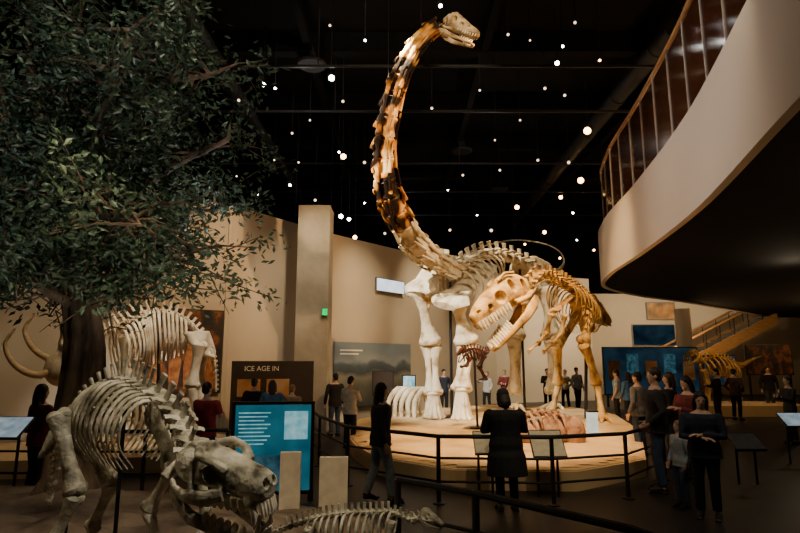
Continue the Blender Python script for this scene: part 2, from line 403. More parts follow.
# ------------------------------------------------------------------ platform
PL = [(-1.35,14),(-.9,11.8),(-.35,10.3),(.85,9.2),(2.75,9.1),(4.3,10.2),(5.9,14.2),(6.9,18.5),(6.3,21.5),(3.2,22.3),(.4,19.8),(-1.2,17)]
struct(MB().prism(PL, 0, .29), 'platform_side', M['deckside'])
def mound(poly, z, amp, step, sc, name, mat, edge=.15):
    def inside(x, y):
        c = False; n = len(poly)
        for i in range(n):
            x1, y1 = poly[i]; x2, y2 = poly[(i+1)%n]
            if (y1 > y) != (y2 > y) and x < (x2-x1)*(y-y1)/(y2-y1)+x1: c = not c
        return c
    def dist(x, y):
        m = 9; n = len(poly); p = V((x,y))
        for i in range(n):
            a, b = V(poly[i]), V(poly[(i+1)%n]); t = max(0, min(1, (p-a).dot(b-a)/(b-a).length_squared))
            m = min(m, (p-a-(b-a)*t).length)
        return m
    bm = bmesh.new()
    bot = bm.faces.new([bm.verts.new((x,y,z)) for x,y in poly])
    r = bmesh.ops.extrude_face_region(bm, geom=[bot])
    vs = [g for g in r['geom'] if isinstance(g, bmesh.types.BMVert)]
    for v_ in vs: v_.co.z += .012
    xs = [p[0] for p in poly]; ys = [p[1] for p in poly]
    nx = int((max(xs)-min(xs))/step); ny = int((max(ys)-min(ys))/step); gr = {}
    for i in range(nx+1):
        for j in range(ny+1):
            x, y = min(xs)+i*step, min(ys)+j*step
            if inside(x, y):
                e = min(1, dist(x,y)/edge); nz = noise.noise(V((x*sc,y*sc,1.7)))*.6+noise.noise(V((x*sc*2.7,y*sc*2.7,4)))*.3+.45
                gr[i,j] = bm.verts.new((x, y, z+.013+amp*max(0,nz)*e))
    for (i,j) in list(gr):
        if (i+1,j) in gr and (i,j+1) in gr and (i+1,j+1) in gr: bm.faces.new((gr[i,j],gr[i+1,j],gr[i+1,j+1],gr[i,j+1]))
    mb = MB(); mb.bm.free(); mb.bm = bm
    return struct(mb, name, mat)
mound([(p[0]*.985+.04,p[1]*.985+.2) for p in PL], .29, .05, .2, .8, 'platform_sand', M['sand'])
EX = [(-8.5,2.0),(.55,2.0),(.5,4.6),(-.35,6.5),(-1.9,7.3),(-4.3,7.9),(-8.5,8.3)]
struct(MB().prism(EX, 0, .33), 'exhibit_base', M['steel'])
mound([(p[0]*.98-.05,p[1]*.98+.06) for p in EX], .33, .28, .12, 1.1, 'exhibit_ground', M['rock'], .8)
struct(MB().prism([(-9,9.6),(-3.3,10.6),(-3.2,13),(-5,14),(-9,11.6)], 0, .3), 'mastodon_base', M['deckside'])

# ------------------------------------------------------------------ sauropod
ZP = .31
def onp(px, Y, z=ZP):
    d = ray(px, 400); return V((d.x/d.y*Y, Y, z))
sa = thing('sauropod_skeleton', 'towering long-necked dinosaur skeleton with raised neck reaching the ceiling', 'skeleton', onp(450, 17))
sh = P(455,272,16.3)
neckp = [P(438,24,12.2),P(418,42,12.4),P(398,78,12.6),P(388,117,12.9),P(383,155,13.3),P(387,190,13.8),P(398,216,14.4),P(412,240,15.0),P(432,258,15.6),sh]
def nup(k):
    a, b, c = V((-.5,0,1)), V((-1,.1,.25)), V((.15,0,1))
    return a.lerp(b, k/.45) if k < .45 else b.lerp(c, min(1,(k-.45)/.45))
q = spl(neckp, 16)
for i in range(16):
    k = (i+.5)/16
    vertebra(sa, 'neck_vertebra', q[i], q[i+1], nup(k), .16+.13*min(1,k/.5)**.8, .04+.14*max(0,k-.5), .03, M['neck'] if i < 11 else M['bone'], .06+.08*k, .38)
backp = [sh,P(470,260,17.2),P(490,254,18.2),P(510,258,19.2),P(530,268,20.1)]
column(sa, 'back_vertebra', backp, 11, lambda k: .20, lambda k: .18+.12*k, lambda k: .2, lambda k: V((0,0,1)), M['bone'])
tailp = [P(530,268,20.1),P(546,272,20.8),P(558,270,21.4),P(564,262,21.9),P(560,252,22.3),P(545,244,22.5),P(515,240,22.5),P(488,245,22.3),P(464,254,22.1)]
column(sa, 'tail_vertebra', tailp, 42, lambda k: .12*max(0,1-k*2.6)+.034, lambda k: .12*max(0,1-k*4), lambda k: .1*max(0,1-k*4), lambda k: V((0,0,1)), M['bone'])
ribs(sa, backp[:3], 7, .72, 1.35, .05, M['bone'])
reptile_skull(sa, P(441,31,12.2), P(477,39,11.9), DIP, DIPH, DIPB, M['headbone'], .16, .06, 8, .014, jawd=.06)
def scap(par, a, b, wd, mat, th=.1):
    a, b = V(a), V(b); d = b-a; w = d.cross(V((-.6,-.8,0))).normalized()
    mb = MB(); mb.tube([a, a+d*.12, a+d*.3, a+d*.6, a+d*.85, b], [(wd*.35,th),(wd*.6,th*1.4),(wd*.32,th),(wd*.3,th*.8),(wd*.42,th*.6),(wd*.3,th*.4)], 12, up=w)
    build(mb, 'shoulder_blade', mat, par)
scap(sa, P(444,306,15.9), P(488,264,17.3), 1.15, M['bone'], .12)
scap(sa, P(416,294,16.4), P(441,250,17.2), 1.0, M['bone'], .12)
def bigbone(name, a, b, r, wide_top):
    """column-like limb bone: broad flattened head with crest, waisted shaft, flared condyles"""
    a, b = V(a), V(b); d = b-a; mb = MB(); side = V((.8,-.2,0))
    side = (side-d.normalized()*side.dot(d.normalized())).normalized()
    mb.tube([a+d*t for t in (0,.04,.12,.24,.42,.6,.8,.92,.98,1)], [(r*k*wd, r*k) for k, wd in ((1.0,1.4*wide_top),(1.5,1.45*wide_top),(1.5,1.3*wide_top),(1.15,1.1),(.9,1.0),(.9,1.0),(1.15,1.25),(1.6,1.3),(1.55,1.25),(.9,1.1))], 14, up=side)
    mb.tube([a+d*.08+side*r*1.8, a+d*.25+side*r*1.6, a+d*.42+side*r*.8], [r*.55,r*.5,r*.2], 8)
    for s in (-1, 1): mb.ell(b-d*.05+side*s*r*1.05, (r*.95,r*1.05,r*.95), seg=10)
    mb.ell(a+d*.03-side*r*1.0, (r*1.0,r*1.0,r*.9), seg=10)
    remesh(build(mb, name, M['bone'], sa), .03, 2)
for pts, r in (([P(419,286,16.6),P(431,345,16.9),P(433,394,16.8)], .17), ([P(454,292,16.2),P(467,343,16.6),P(461,390,16.4)], .19)):
    bigbone('upper_foreleg', pts[0], pts[1], r, 1.3)
    a, b = pts[1], pts[2]
    bone(sa, 'lower_foreleg', a+V((.12,0,0)), b+V((.09,0,0)), r*.55, M['bone'], 2.0)
    bone(sa, 'lower_foreleg', a+V((-.12,.05,0)), b+V((-.09,0,0)), r*.5, M['bone'], 2.0)
    mb = MB()
    for s in range(5):
        an = -2.6+s*.6
        mb.tube([b+V((math.cos(an)*.1,math.sin(an)*.1,0)), V((b.x+math.cos(an)*.22,b.y+math.sin(an)*.22,ZP+.16)), V((b.x+math.cos(an)*.32,b.y+math.sin(an)*.32,ZP+.03))], [.07,.085,.07], 7)
    mb.ell((b.x,b.y,b.z), (.2,.2,.12), seg=10)
    build(mb, 'forefoot', M['bone'], sa)
for h, kx in ((P(522,287,20), 514), (P(545,287,20.4), 552)):
    kn = P(kx,338,19.7 if kx < 530 else 20.1); an = onp(kx+1, kn.y+.2, ZP+.55)
    bigbone('thigh_bone', h, kn, .2, 1.1)
    bone(sa, 'shin_bone', kn, an, .15, M['bone'], 1.8)
    bone(sa, 'shin_bone', kn+V((.17,0,-.05)), an+V((.13,0,0)), .07, M['bone'], 1.5)
    foot(sa, (an.x,an.y-.05,ZP), (-.5,-1), .5, M['bone'], 4, 'hind_foot')
mb = MB(); hp = P(532,275,20.2)
mb.plate([hp+V((-.9,-.5,-.1)),hp+V((-.8,-.5,.35)),hp+V((0,-.1,.7)),hp+V((.7,.4,.5)),hp+V((.8,.5,-.2)),hp+V((.2,0,-.6)),hp+V((-.3,-.2,-.5))], .35)
remesh(build(mb, 'pelvis', M['bone'], sa), .06, 4)
for b in (P(450,285,17.0), P(520,272,19.6)):
    build(MB().tube([(b.x,b.y,ZP),(b.x,b.y,b.z+.1)], .045, 8).lathe([(.25,ZP+.0),(.25,ZP+.04),(.05,ZP+.06)], 12, T=Matrix.Translation((b.x,b.y,0))), 'support_pole', M['steel'], sa)
for p in (q[1], q[5], tailp[6]): build(MB().tube([p+V((0,0,.1)), (p.x,p.y,11.9)], .008, 5), 'support_cable', M['steel'], sa)

# ------------------------------------------------------------------ predator
al = thing('predator_skeleton', 'big-toothed predatory dinosaur skeleton leaning forward with its jaws open', 'skeleton', onp(580, 16.4))
reptile_skull(al, P(530,298,13.9), P(476,328,13.2), REX, REXH, REXB, M['rexb'], .36, .11, 11, .022, up=(-.1,.14,1))
nk = [P(528,286,14.2),P(535,277,14.5),P(546,274,14.9),P(560,282,15.4)]
column(al, 'neck_vertebra', nk, 8, lambda k: .13, lambda k: .14, lambda k: .1, lambda k: V((0,-.2,1)), M['rexb'], lambda k: .1)
bk = [P(560,282,15.4),P(572,289,16),P(582,297,16.6),P(590,306,17.2)]
column(al, 'back_vertebra', bk, 9, lambda k: .14, lambda k: .22, lambda k: .14, lambda k: V((0,0,1)), M['rexb'])
tl = [P(590,306,17.2),P(598,314,18.1),P(605,320,19.2),P(609,324,20.4),P(608,322,21.4)]
column(al, 'tail_vertebra', tl, 22, lambda k: .14*(1-k)+.04, lambda k: .2*(1-k), lambda k: .14*(1-k), lambda k: V((0,0,1)), M['rexb'], lambda k: .25*(1-k))
ribs(al, bk, 11, .52, 1.15, .032, M['rexb'], rake=.16)
for s, hip, kn, an, fx, fy in ((1, P(588,310,16.5),P(583,343,15.7),P(597,384,16.5),601,16.1),(-1, P(578,310,17),P(556,344,16.3),P(558,384,17.0),552,16.7)):
    bone(al, 'thigh_bone', hip, kn, .11, M['rexb'], 1.8, bow=.06)
    bone(al, 'shin_bone', kn, an, .085, M['rexb'], 1.9)
    bone(al, 'shin_bone', kn+V((.13,0,0)), an+V((.08,0,0)), .035, M['rexb'], 1.5)
    ft = onp(fx, fy)
    bone(al, 'ankle_bone', an, ft+V((0,0,.2)), .075, M['rexb'], 1.5)
    foot(al, ft, (-.4,-1), .5, M['rexb'], 3, 'clawed_foot')
mb = MB(); h = P(586,306,16.9)
mb.plate([h+V((-.55,-.45,.1)),h+V((-.35,-.3,.38)),h+V((.2,.2,.38)),h+V((.45,.45,.1)),h+V((.1,.1,-.2)),h+V((.12,.1,-.8)),h+V((-.08,-.1,-.8)),h+V((-.2,-.2,-.2))], .4)
remesh(build(mb, 'pelvis', M['rexb'], al), .05, 4)
scap(al, P(553,312,14.8), P(570,297,15.9), .3, M['rexb'], .045)
for o in (0, .45):
    a, b, c = P(551,314,14.8)+V((o,o*.6,0)), P(547,332,14.9)+V((o,o*.6,0)), P(538,344,14.5)+V((o,o*.6,0))
    bone(al, 'upper_arm', a, b, .05, M['rexb']); bone(al, 'forearm', b, c, .04, M['rexb'])
    mb = MB()
    for kk in (-1,0,1): mb.tube([c, c+V((-.14,-.1+kk*.07,-.06)), c+V((-.26,-.12+kk*.1,-.16)), c+V((-.27,-.12+kk*.1,-.27))], [.04,.03,.03,.005], 6)
    build(mb, 'clawed_hand', M['rexb'], al)
build(MB().tube([onp(585,16.9), P(586,305,16.9)], .05, 8), 'support_pole', M['steel'], al)

# ------------------------------------------------------------------ other skeletons
def legset(par, pts, r, mat, names, fs, fd, zb, toes=3):
    for i in range(len(pts)-1): bone(par, names[i], pts[i], pts[i+1], r*(1-.22*i), mat, 1.7)
    b = pts[-1]; foot(par, (b.x,b.y,b.z-fs*.25), fd, fs, mat, toes)
ms = thing('mastodon_skeleton', 'mastodon skeleton with long curved tusks standing behind the tree trunk', 'skeleton', onp(165,12,.3))
mbk = [P(118,328,11.6),P(140,315,11.9),P(162,312,12.1),P(185,320,12.3),P(203,340,12.4)]
column(ms, 'back_vertebra', mbk, 16, lambda k: .08, lambda k: .18*(1-k)**.7+.06, lambda k: .1, lambda k: V((0,0,1)), M['mast'])
column(ms, 'neck_vertebra', [mbk[0],P(106,332,11.5),P(95,336,11.4)], 5, lambda k: .09, lambda k: .1, lambda k: .08, lambda k: V((0,0,1)), M['mast'])
column(ms, 'tail_vertebra', [mbk[-1],P(211,352,12.5),P(215,372,12.5),P(216,392,12.5)], 12, lambda k: .06*(1-k)+.022, lambda k: .03, lambda k: .03, lambda k: V((1,0,.3)), M['mast'])
ribs(ms, mbk[:4], 15, .62, 1.15, .026, M['mast'], rake=.12)
mb = MB(); hc = P(82,345,11.2)
mb.ell(hc, (.42,.42,.5)); mb.ell(hc+V((-.08,-.05,.35)), (.32,.36,.33)); mb.ell(hc+V((-.3,-.12,-.45)), (.30,.3,.36))
msk = build(mb, 'skull', M['mast'], ms); remesh(msk, .05, 3)
cut = MB(); cut.ell(hc+V((-.15,-.45,.12)), (.14,.16,.14)); carve(msk, cut, ms)
for s in (0, .5):
    b = P(64,362,11.0)+V((0,s,0))
    qq = spl([b+V((.4,.1,.2)), b, P(40,374,10.8)+V((0,s,-.02+s*.5)), P(16,366,10.6)+V((0,s,s*.6)), P(5,345,10.5)+V((0,s,s*.6)), P(10,328,10.5)+V((.1,s,s*.6))], 24)
    build(MB().tube(qq, [.09-.068*(i/24)**1.5 for i in range(25)], 10), 'tusk', M['tusk'], ms)
for px, y0, yo in ((126,335,-.3),(134,335,.5)):
    a = P(px,y0,11.8+yo); legset(ms, [a, V((a.x+.1,a.y,1.55)), V((a.x,a.y,.55))], .09, M['mast'], ['upper_foreleg','lower_foreleg'], .4, (-1,-.5), .3, 4)
for px, y0, yo in ((200,343,-.35),(206,343,.4)):
    a = P(px,y0,12.3+yo); legset(ms, [a, V((a.x-.12,a.y,1.45)), V((a.x+.08,a.y,.55))], .09, M['mast'], ['thigh_bone','shin_bone'], .4, (-1,-.5), .3, 4)
mb = MB(); h = mbk[-1]
mb.plate([h+V((-.25,-.5,.15)),h+V((.1,-.1,.2)),h+V((-.1,.45,.15)),h+V((.15,.35,-.3)),h+V((.25,0,-.4)),h+V((.05,-.4,-.3))], .14)
remesh(build(mb, 'pelvis', M['mast'], ms), .04, 3)
build(MB().tube([onp(160,12.1,.3), P(160,310,12.1)], .04, 8), 'support_pole', M['steel'], ms)

# foreground beast
fb = thing('prehistoric_beast_skeleton', 'weathered grey skeleton of large toothed beast, nearest the camera under the tree', 'skeleton', V((-2.2,3.6,.4)))
fn = [P(192,462,3.3),P(187,436,3.5),P(171,411,3.7),P(150,393,3.85)]
column(fb, 'neck_vertebra', fn, 7, lambda k: .048, lambda k: .06+.06*k, lambda k: .06, lambda k: V((.2,0,1)), M['fore'], lambda k: .05)
fk = [P(150,393,3.85),P(128,381,3.95),P(104,388,4.05),P(86,404,4.1),P(70,425,4.15)]
column(fb, 'back_vertebra', fk, 15, lambda k: .042, lambda k: .13-.08*k, lambda k: .05, lambda k: V((-.1,0,1)), M['fore'])
column(fb, 'tail_vertebra', [fk[-1],P(60,446,4.2),P(56,474,4.3),P(50,505,4.35)], 12, lambda k: .03*(1-k)+.012, lambda k: .03, lambda k: .035*(1-k), lambda k: V((-1,0,.3)), M['fore'])
ribs(fb, [P(160,400,3.78)]+fk[:4], 15, .29, .52, .016, M['fore'], rake=.12)
rear, tip = P(186,485,3.22), P(271,508,2.92)
L, T = axes(rear, tip, V((.10,-.30,1)))
T = T @ Matrix.Diagonal((L/.72, L/.72*1.04, L/.72*1.04, 1))
mb = MB()
mb.ell((.12,0,.15), (.16,.115,.115), T=T); mb.tube([(-.05,0,.17),(.1,0,.27),(.28,0,.275)], [.022,.022,.04], 8, T=T)
mb.tube([(-.06,-.11,.08),(-.05,0,.14),(-.06,.11,.08)], .028, 8, T=T)
upv = (T.to_3x3() @ V((0,0,1))).normalized(); sc = L/.72
mb.tube([(.16,0,.15),(.32,0,.165),(.44,0,.15),(.55,0,.13),(.64,0,.12),(.70,0,.11),(.725,0,.105)], [(a*sc,b*sc) for a,b in ((.11,.11),(.12,.13),(.11,.115),(.105,.105),(.10,.098),(.085,.085),(.05,.055))], 20, up=upv, T=T)
for s in (-1, 1):
    mb.tube([(.02,s*.11,.07),(.10,s*.16,.06),(.22,s*.185,.05),(.34,s*.175,.055),(.46,s*.11,.075)], [(.032*sc,.018*sc),(.034*sc,.018*sc),(.042*sc,.022*sc),(.05*sc,.024*sc),(.05*sc,.03*sc)], 8, up=upv, T=T)
    mb.tube([(.27,s*.14,.255),(.265,s*.165,.16),(.27,s*.175,.07)], [.024*sc,.018*sc,.024*sc], 8, T=T)
    mb.tube([(.22,s*.06,.275),(.30,s*.135,.278),(.41,s*.125,.255),(.48,s*.09,.20)], [.03*sc,.028*sc,.028*sc,.034*sc], 8, T=T)
    mb.ell((.63,s*.066,.05), (.05,.034,.05), T=T)
sk = build(mb, 'skull', M['fore'], fb); remesh(sk, .0075*sc, 1)
cut = MB()
for s in (-1, 1):
    cut.ell((.365,s*.165,.165), (.066,.11,.07), T=T); cut.ell((.15,s*.17,.145), (.085,.07,.06), T=T)
    cut.ell((.53,s*.11,.12), (.026,.03,.022), T=T)
    cut.ell((.725,s*.030,.15), (.045,.022,.03), T=T)
carve(sk, cut, fb)
for s in (-1, 1):
    tooth(sk, [(.645,s*.070,.04),(.665,s*.076,-.03),(.65,s*.070,-.105)], [.024*sc,.021*sc,.003], T)
    for i in range(3): tooth(sk, [(.705-.006*i,s*(.013+.019*i),.05),(.718-.006*i,s*(.013+.019*i),-.01),(.718-.006*i,s*(.013+.019*i),-.035)], [.012*sc,.011*sc,.005*sc], T)
    for i in range(6):
        x = .57-.05*i; tooth(sk, [(x,s*(.076+.005*i),.06),(x,s*(.078+.005*i),.01),(x,s*(.078+.005*i),-.022)], [.026*sc,.025*sc,.010*sc], T)
J = T @ Matrix.Translation((.05,0,-.02)) @ Matrix.Rotation(.20, 4, 'Y')
mb = MB()
for s in (-1, 1):
    mb.tube([(-.02,s*.135,.06),(.05,s*.138,.0),(.16,s*.135,-.05),(.3,s*.115,-.055),(.48,s*.082,-.05),(.62,s*.042,-.035)], [(.025*sc,.018*sc),(.05*sc,.02*sc),(.055*sc,.022*sc),(.046*sc,.024*sc),(.043*sc,.026*sc),(.042*sc,.032*sc)], 10, up=upv, T=J)
mb.ell((.60,0,-.035), (.05,.05,.045), T=J)
jw = build(mb, 'lower_jaw', M['fore'], fb); remesh(jw, .008*sc, 1)
for s in (-1, 1):
    tooth(jw, [(.60,s*.046,-.01),(.62,s*.05,.04),(.615,s*.048,.085)], [.020*sc,.017*sc,.003], J)
    for i in range(2): tooth(jw, [(.635,s*(.012+.014*i),-.01),(.645,s*(.012+.014*i),.03)], [.009*sc,.006*sc], J)
    for i in range(6):
        x = .52-.05*i; tooth(jw, [(x,s*(.072+.009*i),-.03),(x,s*(.072+.009*i),.0),(x,s*(.072+.009*i),.022)], [.025*sc,.024*sc,.010*sc], J)
scap(fb, P(174,464,3.55), P(148,407,3.75), .22, M['fore'], .018)
scap(fb, P(196,452,3.95), P(162,404,4.0), .18, M['fore'], .016)
for a, b, c in ((P(174,466,3.55),P(148,510,3.6),P(166,566,3.55)),(P(196,456,4.0),P(206,505,4.05),P(196,548,4.0))):
    legset(fb, [a,b,c,V((c.x+.02,c.y,.52))], .030, M['fore'], ['upper_foreleg','lower_foreleg','ankle_bone'], .16, (1,-.5), .35)
for a, b, c in ((P(58,412,3.75),P(76,494,3.7),P(50,548,3.75)),(P(78,426,4.35),P(112,484,4.3),P(92,528,4.4))):
    legset(fb, [a,b,c,V((c.x+.03,c.y,.52))], .042, M['fore'], ['thigh_bone','shin_bone','ankle_bone'], .18, (1,-.3), .35)
mb = MB(); h = fk[-1]
for s in (-1, 1):
    mb.plate([h+V((.2,s*.16,.10)),h+V((.05,s*.1,.13)),h+V((-.07,s*.08,.0)),h+V((-.14,s*.1,-.22)),h+V((-.02,s*.16,-.15)),h+V((.06,s*.18,.0))], .04)
mb.tube([h+V((0,-.12,0)),h+V((0,.12,0))], .045, 8)
remesh(build(mb, 'pelvis', M['fore'], fb), .014, 2)
for px, Y in ((126,3.95),(78,4.1)):
    b = P(px,395,Y); build(MB().tube([(b.x,b.y,.4),(b.x,b.y,b.z)], .014, 8), 'support_pole', M['steel'], fb)

hs = thing('small_mammal_skeleton', 'small pale four-legged skeleton along the bottom edge in front of cream boards', 'skeleton', P(340,600,3.9))
hb = [P(392,512,3.85),P(370,513,3.9),P(340,514,3.95),P(310,520,4.0),P(285,528,4.05)]
column(hs, 'back_vertebra', hb, 18, lambda k: .022, lambda k: .045, lambda k: .03, lambda k: V((0,0,1)), M['fore'])
column(hs, 'tail_vertebra', [hb[-1],P(268,536,4.1),P(250,548,4.15),P(240,566,4.15)], 10, lambda k: .016*(1-k)+.006, lambda k: .01, lambda k: .01, lambda k: V((0,0,1)), M['fore'])
column(hs, 'neck_vertebra', [hb[0],P(404,517,3.8),P(414,521,3.75),P(424,515,3.72)], 6, lambda k: .02, lambda k: .03, lambda k: .02, lambda k: V((0,0,1)), M['fore'])
ribs(hs, hb[:4], 11, .11, .20, .009, M['fore'], rake=.1)
L2, T2 = axes(P(422,512,3.72), P(444,522,3.6), V((0,0,1)))
T2 = T2 @ Matrix.Diagonal((L2/.2,)*3+(1,)); s2 = L2/.2
mb = MB(); mb.ell((.04,0,.0), (.05,.04,.045), T=T2); mb.tube([(.06,0,0),(.14,0,-.01),(.2,0,-.02)], [.036*s2,.026*s2,.014*s2], 10, T=T2)
for s in (-1,1): mb.tube([(.02,s*.035,-.02),(.07,s*.05,-.025),(.12,s*.03,-.02)], .008*s2, 6, T=T2)
k2 = build(mb, 'skull', M['fore'], hs); remesh(k2, .006, 1)
cut = MB()
for s in (-1,1): cut.ell((.085,s*.04,.012), (.02,.022,.018), T=T2)
carve(k2, cut, hs)
mb = MB()
for s in (-1,1): mb.tube([(.01,s*.03,-.035),(.08,s*.03,-.06),(.18,s*.012,-.05)], [.012*s2,.012*s2,.008*s2], 7, T=T2)
build(mb, 'lower_jaw', M['fore'], hs)
for b in (hb[0], hb[3]):
    for s in (-1, 1):
        a = b+V((0,s*.09,-.03)); m = V((a.x+(.05 if b is hb[3] else -.05),a.y,.78)); e = V((a.x,a.y,.56))
        legset(hs, [a,m,e], .016, M['fore'], ['upper_leg_bone','lower_leg_bone'], .09, (1,-.2), .4)
b = hb[2]; build(MB().tube([(b.x,b.y,.4),b], .01, 8), 'support_pole', M['steel'], hs)

RAP = [(s[0],s[1]*.7,s[2]*.7,s[3]*.8) for s in REX]
RAPH = [(h[0],h[1]*.7,h[2],h[3]*.7) for h in REXH]
ra = thing('small_raptor_skeleton', 'small dark red raptor skeleton mounted on pole beside the pale foreleg', 'skeleton', onp(477,14.5))
c = P(474,354,14.5)
column(ra, 'back_vertebra', [c+V((-.3,-.1,.05)),c+V((0,0,.12)),c+V((.3,.1,0))], 9, lambda k: .05, lambda k: .1, lambda k: .06, lambda k: V((0,0,1)), M['darkbone'])
column(ra, 'tail_vertebra', [c+V((.3,.1,0)),c+V((.42,.3,.08)),c+V((.40,.7,.2))], 10, lambda k: .035*(1-k)+.01, lambda k: .04, lambda k: .03, lambda k: V((0,0,1)), M['darkbone'])
ribs(ra, [c+V((-.26,-.1,.05)),c+V((0,0,.12)),c+V((.2,.06,.05))], 6, .14, .3, .022, M['darkbone'])
reptile_skull(ra, c+V((-.28,-.12,.06)), c+V((-.48,-.5,-.06)), RAP, RAPH[:3], [], M['darkbone'], .4, .06, 4, .014)
for s in (-1, 1):
    a = c+V((-.1,s*.14,-.1)); bone(ra, 'upper_arm', a, a+V((-.1,0,-.2)), .025, M['darkbone']); bone(ra, 'forearm', a+V((-.1,0,-.2)), a+V((-.25,-.1,-.22)), .02, M['darkbone'])
    a = c+V((.25,s*.12,-.05)); bone(ra, 'thigh_bone', a, a+V((-.12,0,-.28)), .035, M['darkbone']); bone(ra, 'shin_bone', a+V((-.12,0,-.28)), a+V((.02,0,-.55)), .025, M['darkbone'])
    foot(ra, a+V((.02,0,-.62)), (-1,-.3), .16, M['darkbone'])
build(MB().tube([onp(477,14.5), c+V((0,0,.1))], .03, 8).lathe([(.2,ZP),(.2,ZP+.04),(.04,ZP+.06)], 12, T=Matrix.Translation(onp(477,14.5)-V((0,0,ZP)))), 'support_pole', M['steel'], ra)

fj = thing('fossil_block', 'low reddish block of jumbled fossil bones lying on the sandy platform', 'fossil', onp(542,12.3))
mb = MB(); o = onp(542,12.3)
for i in range(12):
    mb.ell(o+V((-.6+.11*i,random.uniform(-.3,.2),.16)), (random.uniform(.18,.30),random.uniform(.2,.3),random.uniform(.22,.42)), seg=8)
remesh(build(mb, 'rock_matrix', M['jumble'], fj), .035, 1)
for i in range(6):
    x = -.45+.16*i; rib(fj, o+V((x,-.05,.56)), V((0,-1,0)), V((0,0,-1)), V((.4,0,0)), .32, .46, .03, M['jumble'])
column(fj, 'back_vertebra', [o+V((-.75,.0,.34)),o+V((0,.0,.58)),o+V((.75,.0,.36))], 12, lambda k: .06, lambda k: .04, lambda k: .05, lambda k: V((0,0,1)), M['jumble'])
for i in range(5):
    p = onp(400+i*6.5, 17.6-.1*i)
    o = build(MB().tube(spl([p+V((-.35,-.05,0)),p+V((-.32,0,.5)),p+V((0,.05,.86)),p+V((.18,.1,.6)),p+V((.22,.1,.08))], 12), [.06,.07,.07,.075,.08,.085,.085,.08,.07,.06,.05,.05,.04], 8), 'loose_rib', M['bone'])
    tag(o, 'pale arched loose rib standing in row left of the tall forelegs', 'bone', 'row of loose arched ribs')

# ------------------------------------------------------------------ tree
tr = thing('museum_tree', 'large leafy tree with rough brown trunk rising at the left foreground', 'tree', V((-4.25,7.0,.4)))
tp = [P(66,512,7.0),P(68,470,7.0),P(76,420,7.0),P(84,370,7.0),P(84,330,7.0),P(78,290,7.0),P(72,230,6.95)]
tq = spl(tp, 24)
mb = MB(); mb.tube(tq, [.30-.06*min(1,i/4)-.10*(i/24) + .018*math.sin(i*2.3) for i in range(25)], 16)
for a in range(8):
    an = a*.785; mb.tube([tq[i]+V((math.cos(an+i*.05)*(.24-.004*i),math.sin(an+i*.05)*(.24-.004*i),0)) for i in range(0,24,2)], [.07-.002*i for i in range(12)], 7)
for a in range(7):
    an = a*.9+.3; b = tq[0]
    mb.tube(spl([tq[2]+V((math.cos(an)*.12,math.sin(an)*.12,.15)), b+V((math.cos(an)*.4,math.sin(an)*.4,.08)), b+V((math.cos(an)*.9,math.sin(an)*.8,-.08)), b+V((math.cos(an+.2)*1.2,math.sin(an+.2)*1.0,-.2))], 8), [.14,.13,.12,.11,.10,.08,.07,.05,.03], 8)
remesh(build(mb, 'trunk', M['bark'], tr), .03, 1)
tips = []
def branch(pts, r0, dens=2):
    qb = spl(pts, 12); mb = MB(); mb.tube(qb, [r0*(1-.8*i/12)+.008 for i in range(13)], 8)
    for i in range(2, 13):
        for j in range(dens):
            d = V((random.uniform(-1,1),random.uniform(-1,1),random.uniform(-.5,.7))).normalized()*random.uniform(.45,.95)
            e = qb[i]+d; mb.tube([qb[i], qb[i]+d*.5+V((0,0,.06)), e], [r0*.22+.006,.012,.006], 5); tips.append(e); tips.append(qb[i]+d*.6)
            for m in range(2):
                f = e+V((random.uniform(-.45,.45),random.uniform(-.45,.45),random.uniform(-.4,.35)))
                mb.tube([qb[i]+d*.6, f], [.010,.004], 4); tips.append(f)
    build(mb, 'branch', M['bark'], tr)
s1, s2_, s3 = tq[17], tq[21], tq[24]
for pts, r, dn in (((s1, P(112,290,6.8), P(150,268,6.6), P(190,248,6.5)), .10, 2), ((s2_, P(110,220,7.2), P(165,170,7.4), P(228,140,7.5)), .12, 2), ((s3, P(95,160,6.9), P(140,90,6.8), P(210,75,6.7)), .12, 3), ((s3, P(75,150,7.2), P(70,60,7.3), P(90,-40,7.4)), .15, 3), ((s2_, P(45,220,6.7), P(20,160,6.5), P(0,90,6.4)), .11, 3), ((s1, P(50,285,7.3), P(25,262,7.4), P(-10,240,7.5)), .09, 3), ((s3, P(85,180,6.3), P(110,100,5.9), P(130,30,5.7)), .10, 3), ((s3, P(50,170,6.8), P(32,80,6.7), P(30,-30,6.7)), .1, 3), ((s2_, P(130,235,7.8), P(165,215,8.2), P(215,210,8.4)), .09, 3), ((s3, P(130,120,7.8), P(160,40,8.0), P(150,-30,8.1)), .1, 3), ((s1, P(45,290,6.5), P(20,265,6.3), P(5,230,6.0)), .07, 3), ((s2_, P(85,225,6.2), P(110,215,5.8), P(140,225,5.6)), .07, 3)):
    branch(list(pts), r, dn)
vb, fc = [], []
def leaf(p, d, l, w):
    d = d.normalized(); s = d.cross(V((random.uniform(-1,1),random.uniform(-1,1),random.uniform(-1,1)))).normalized(); u = d.cross(s)
    i = len(vb)
    vb.extend([p, p+d*l*.45+s*w, p+d*l*.5-u*w*.35, p+d*l*.45-s*w, p+d*l])
    fc.extend([(i,i+1,i+2),(i,i+2,i+3),(i+1,i+4,i+2),(i+2,i+4,i+3)])
TC = V((-4.15,7.0))
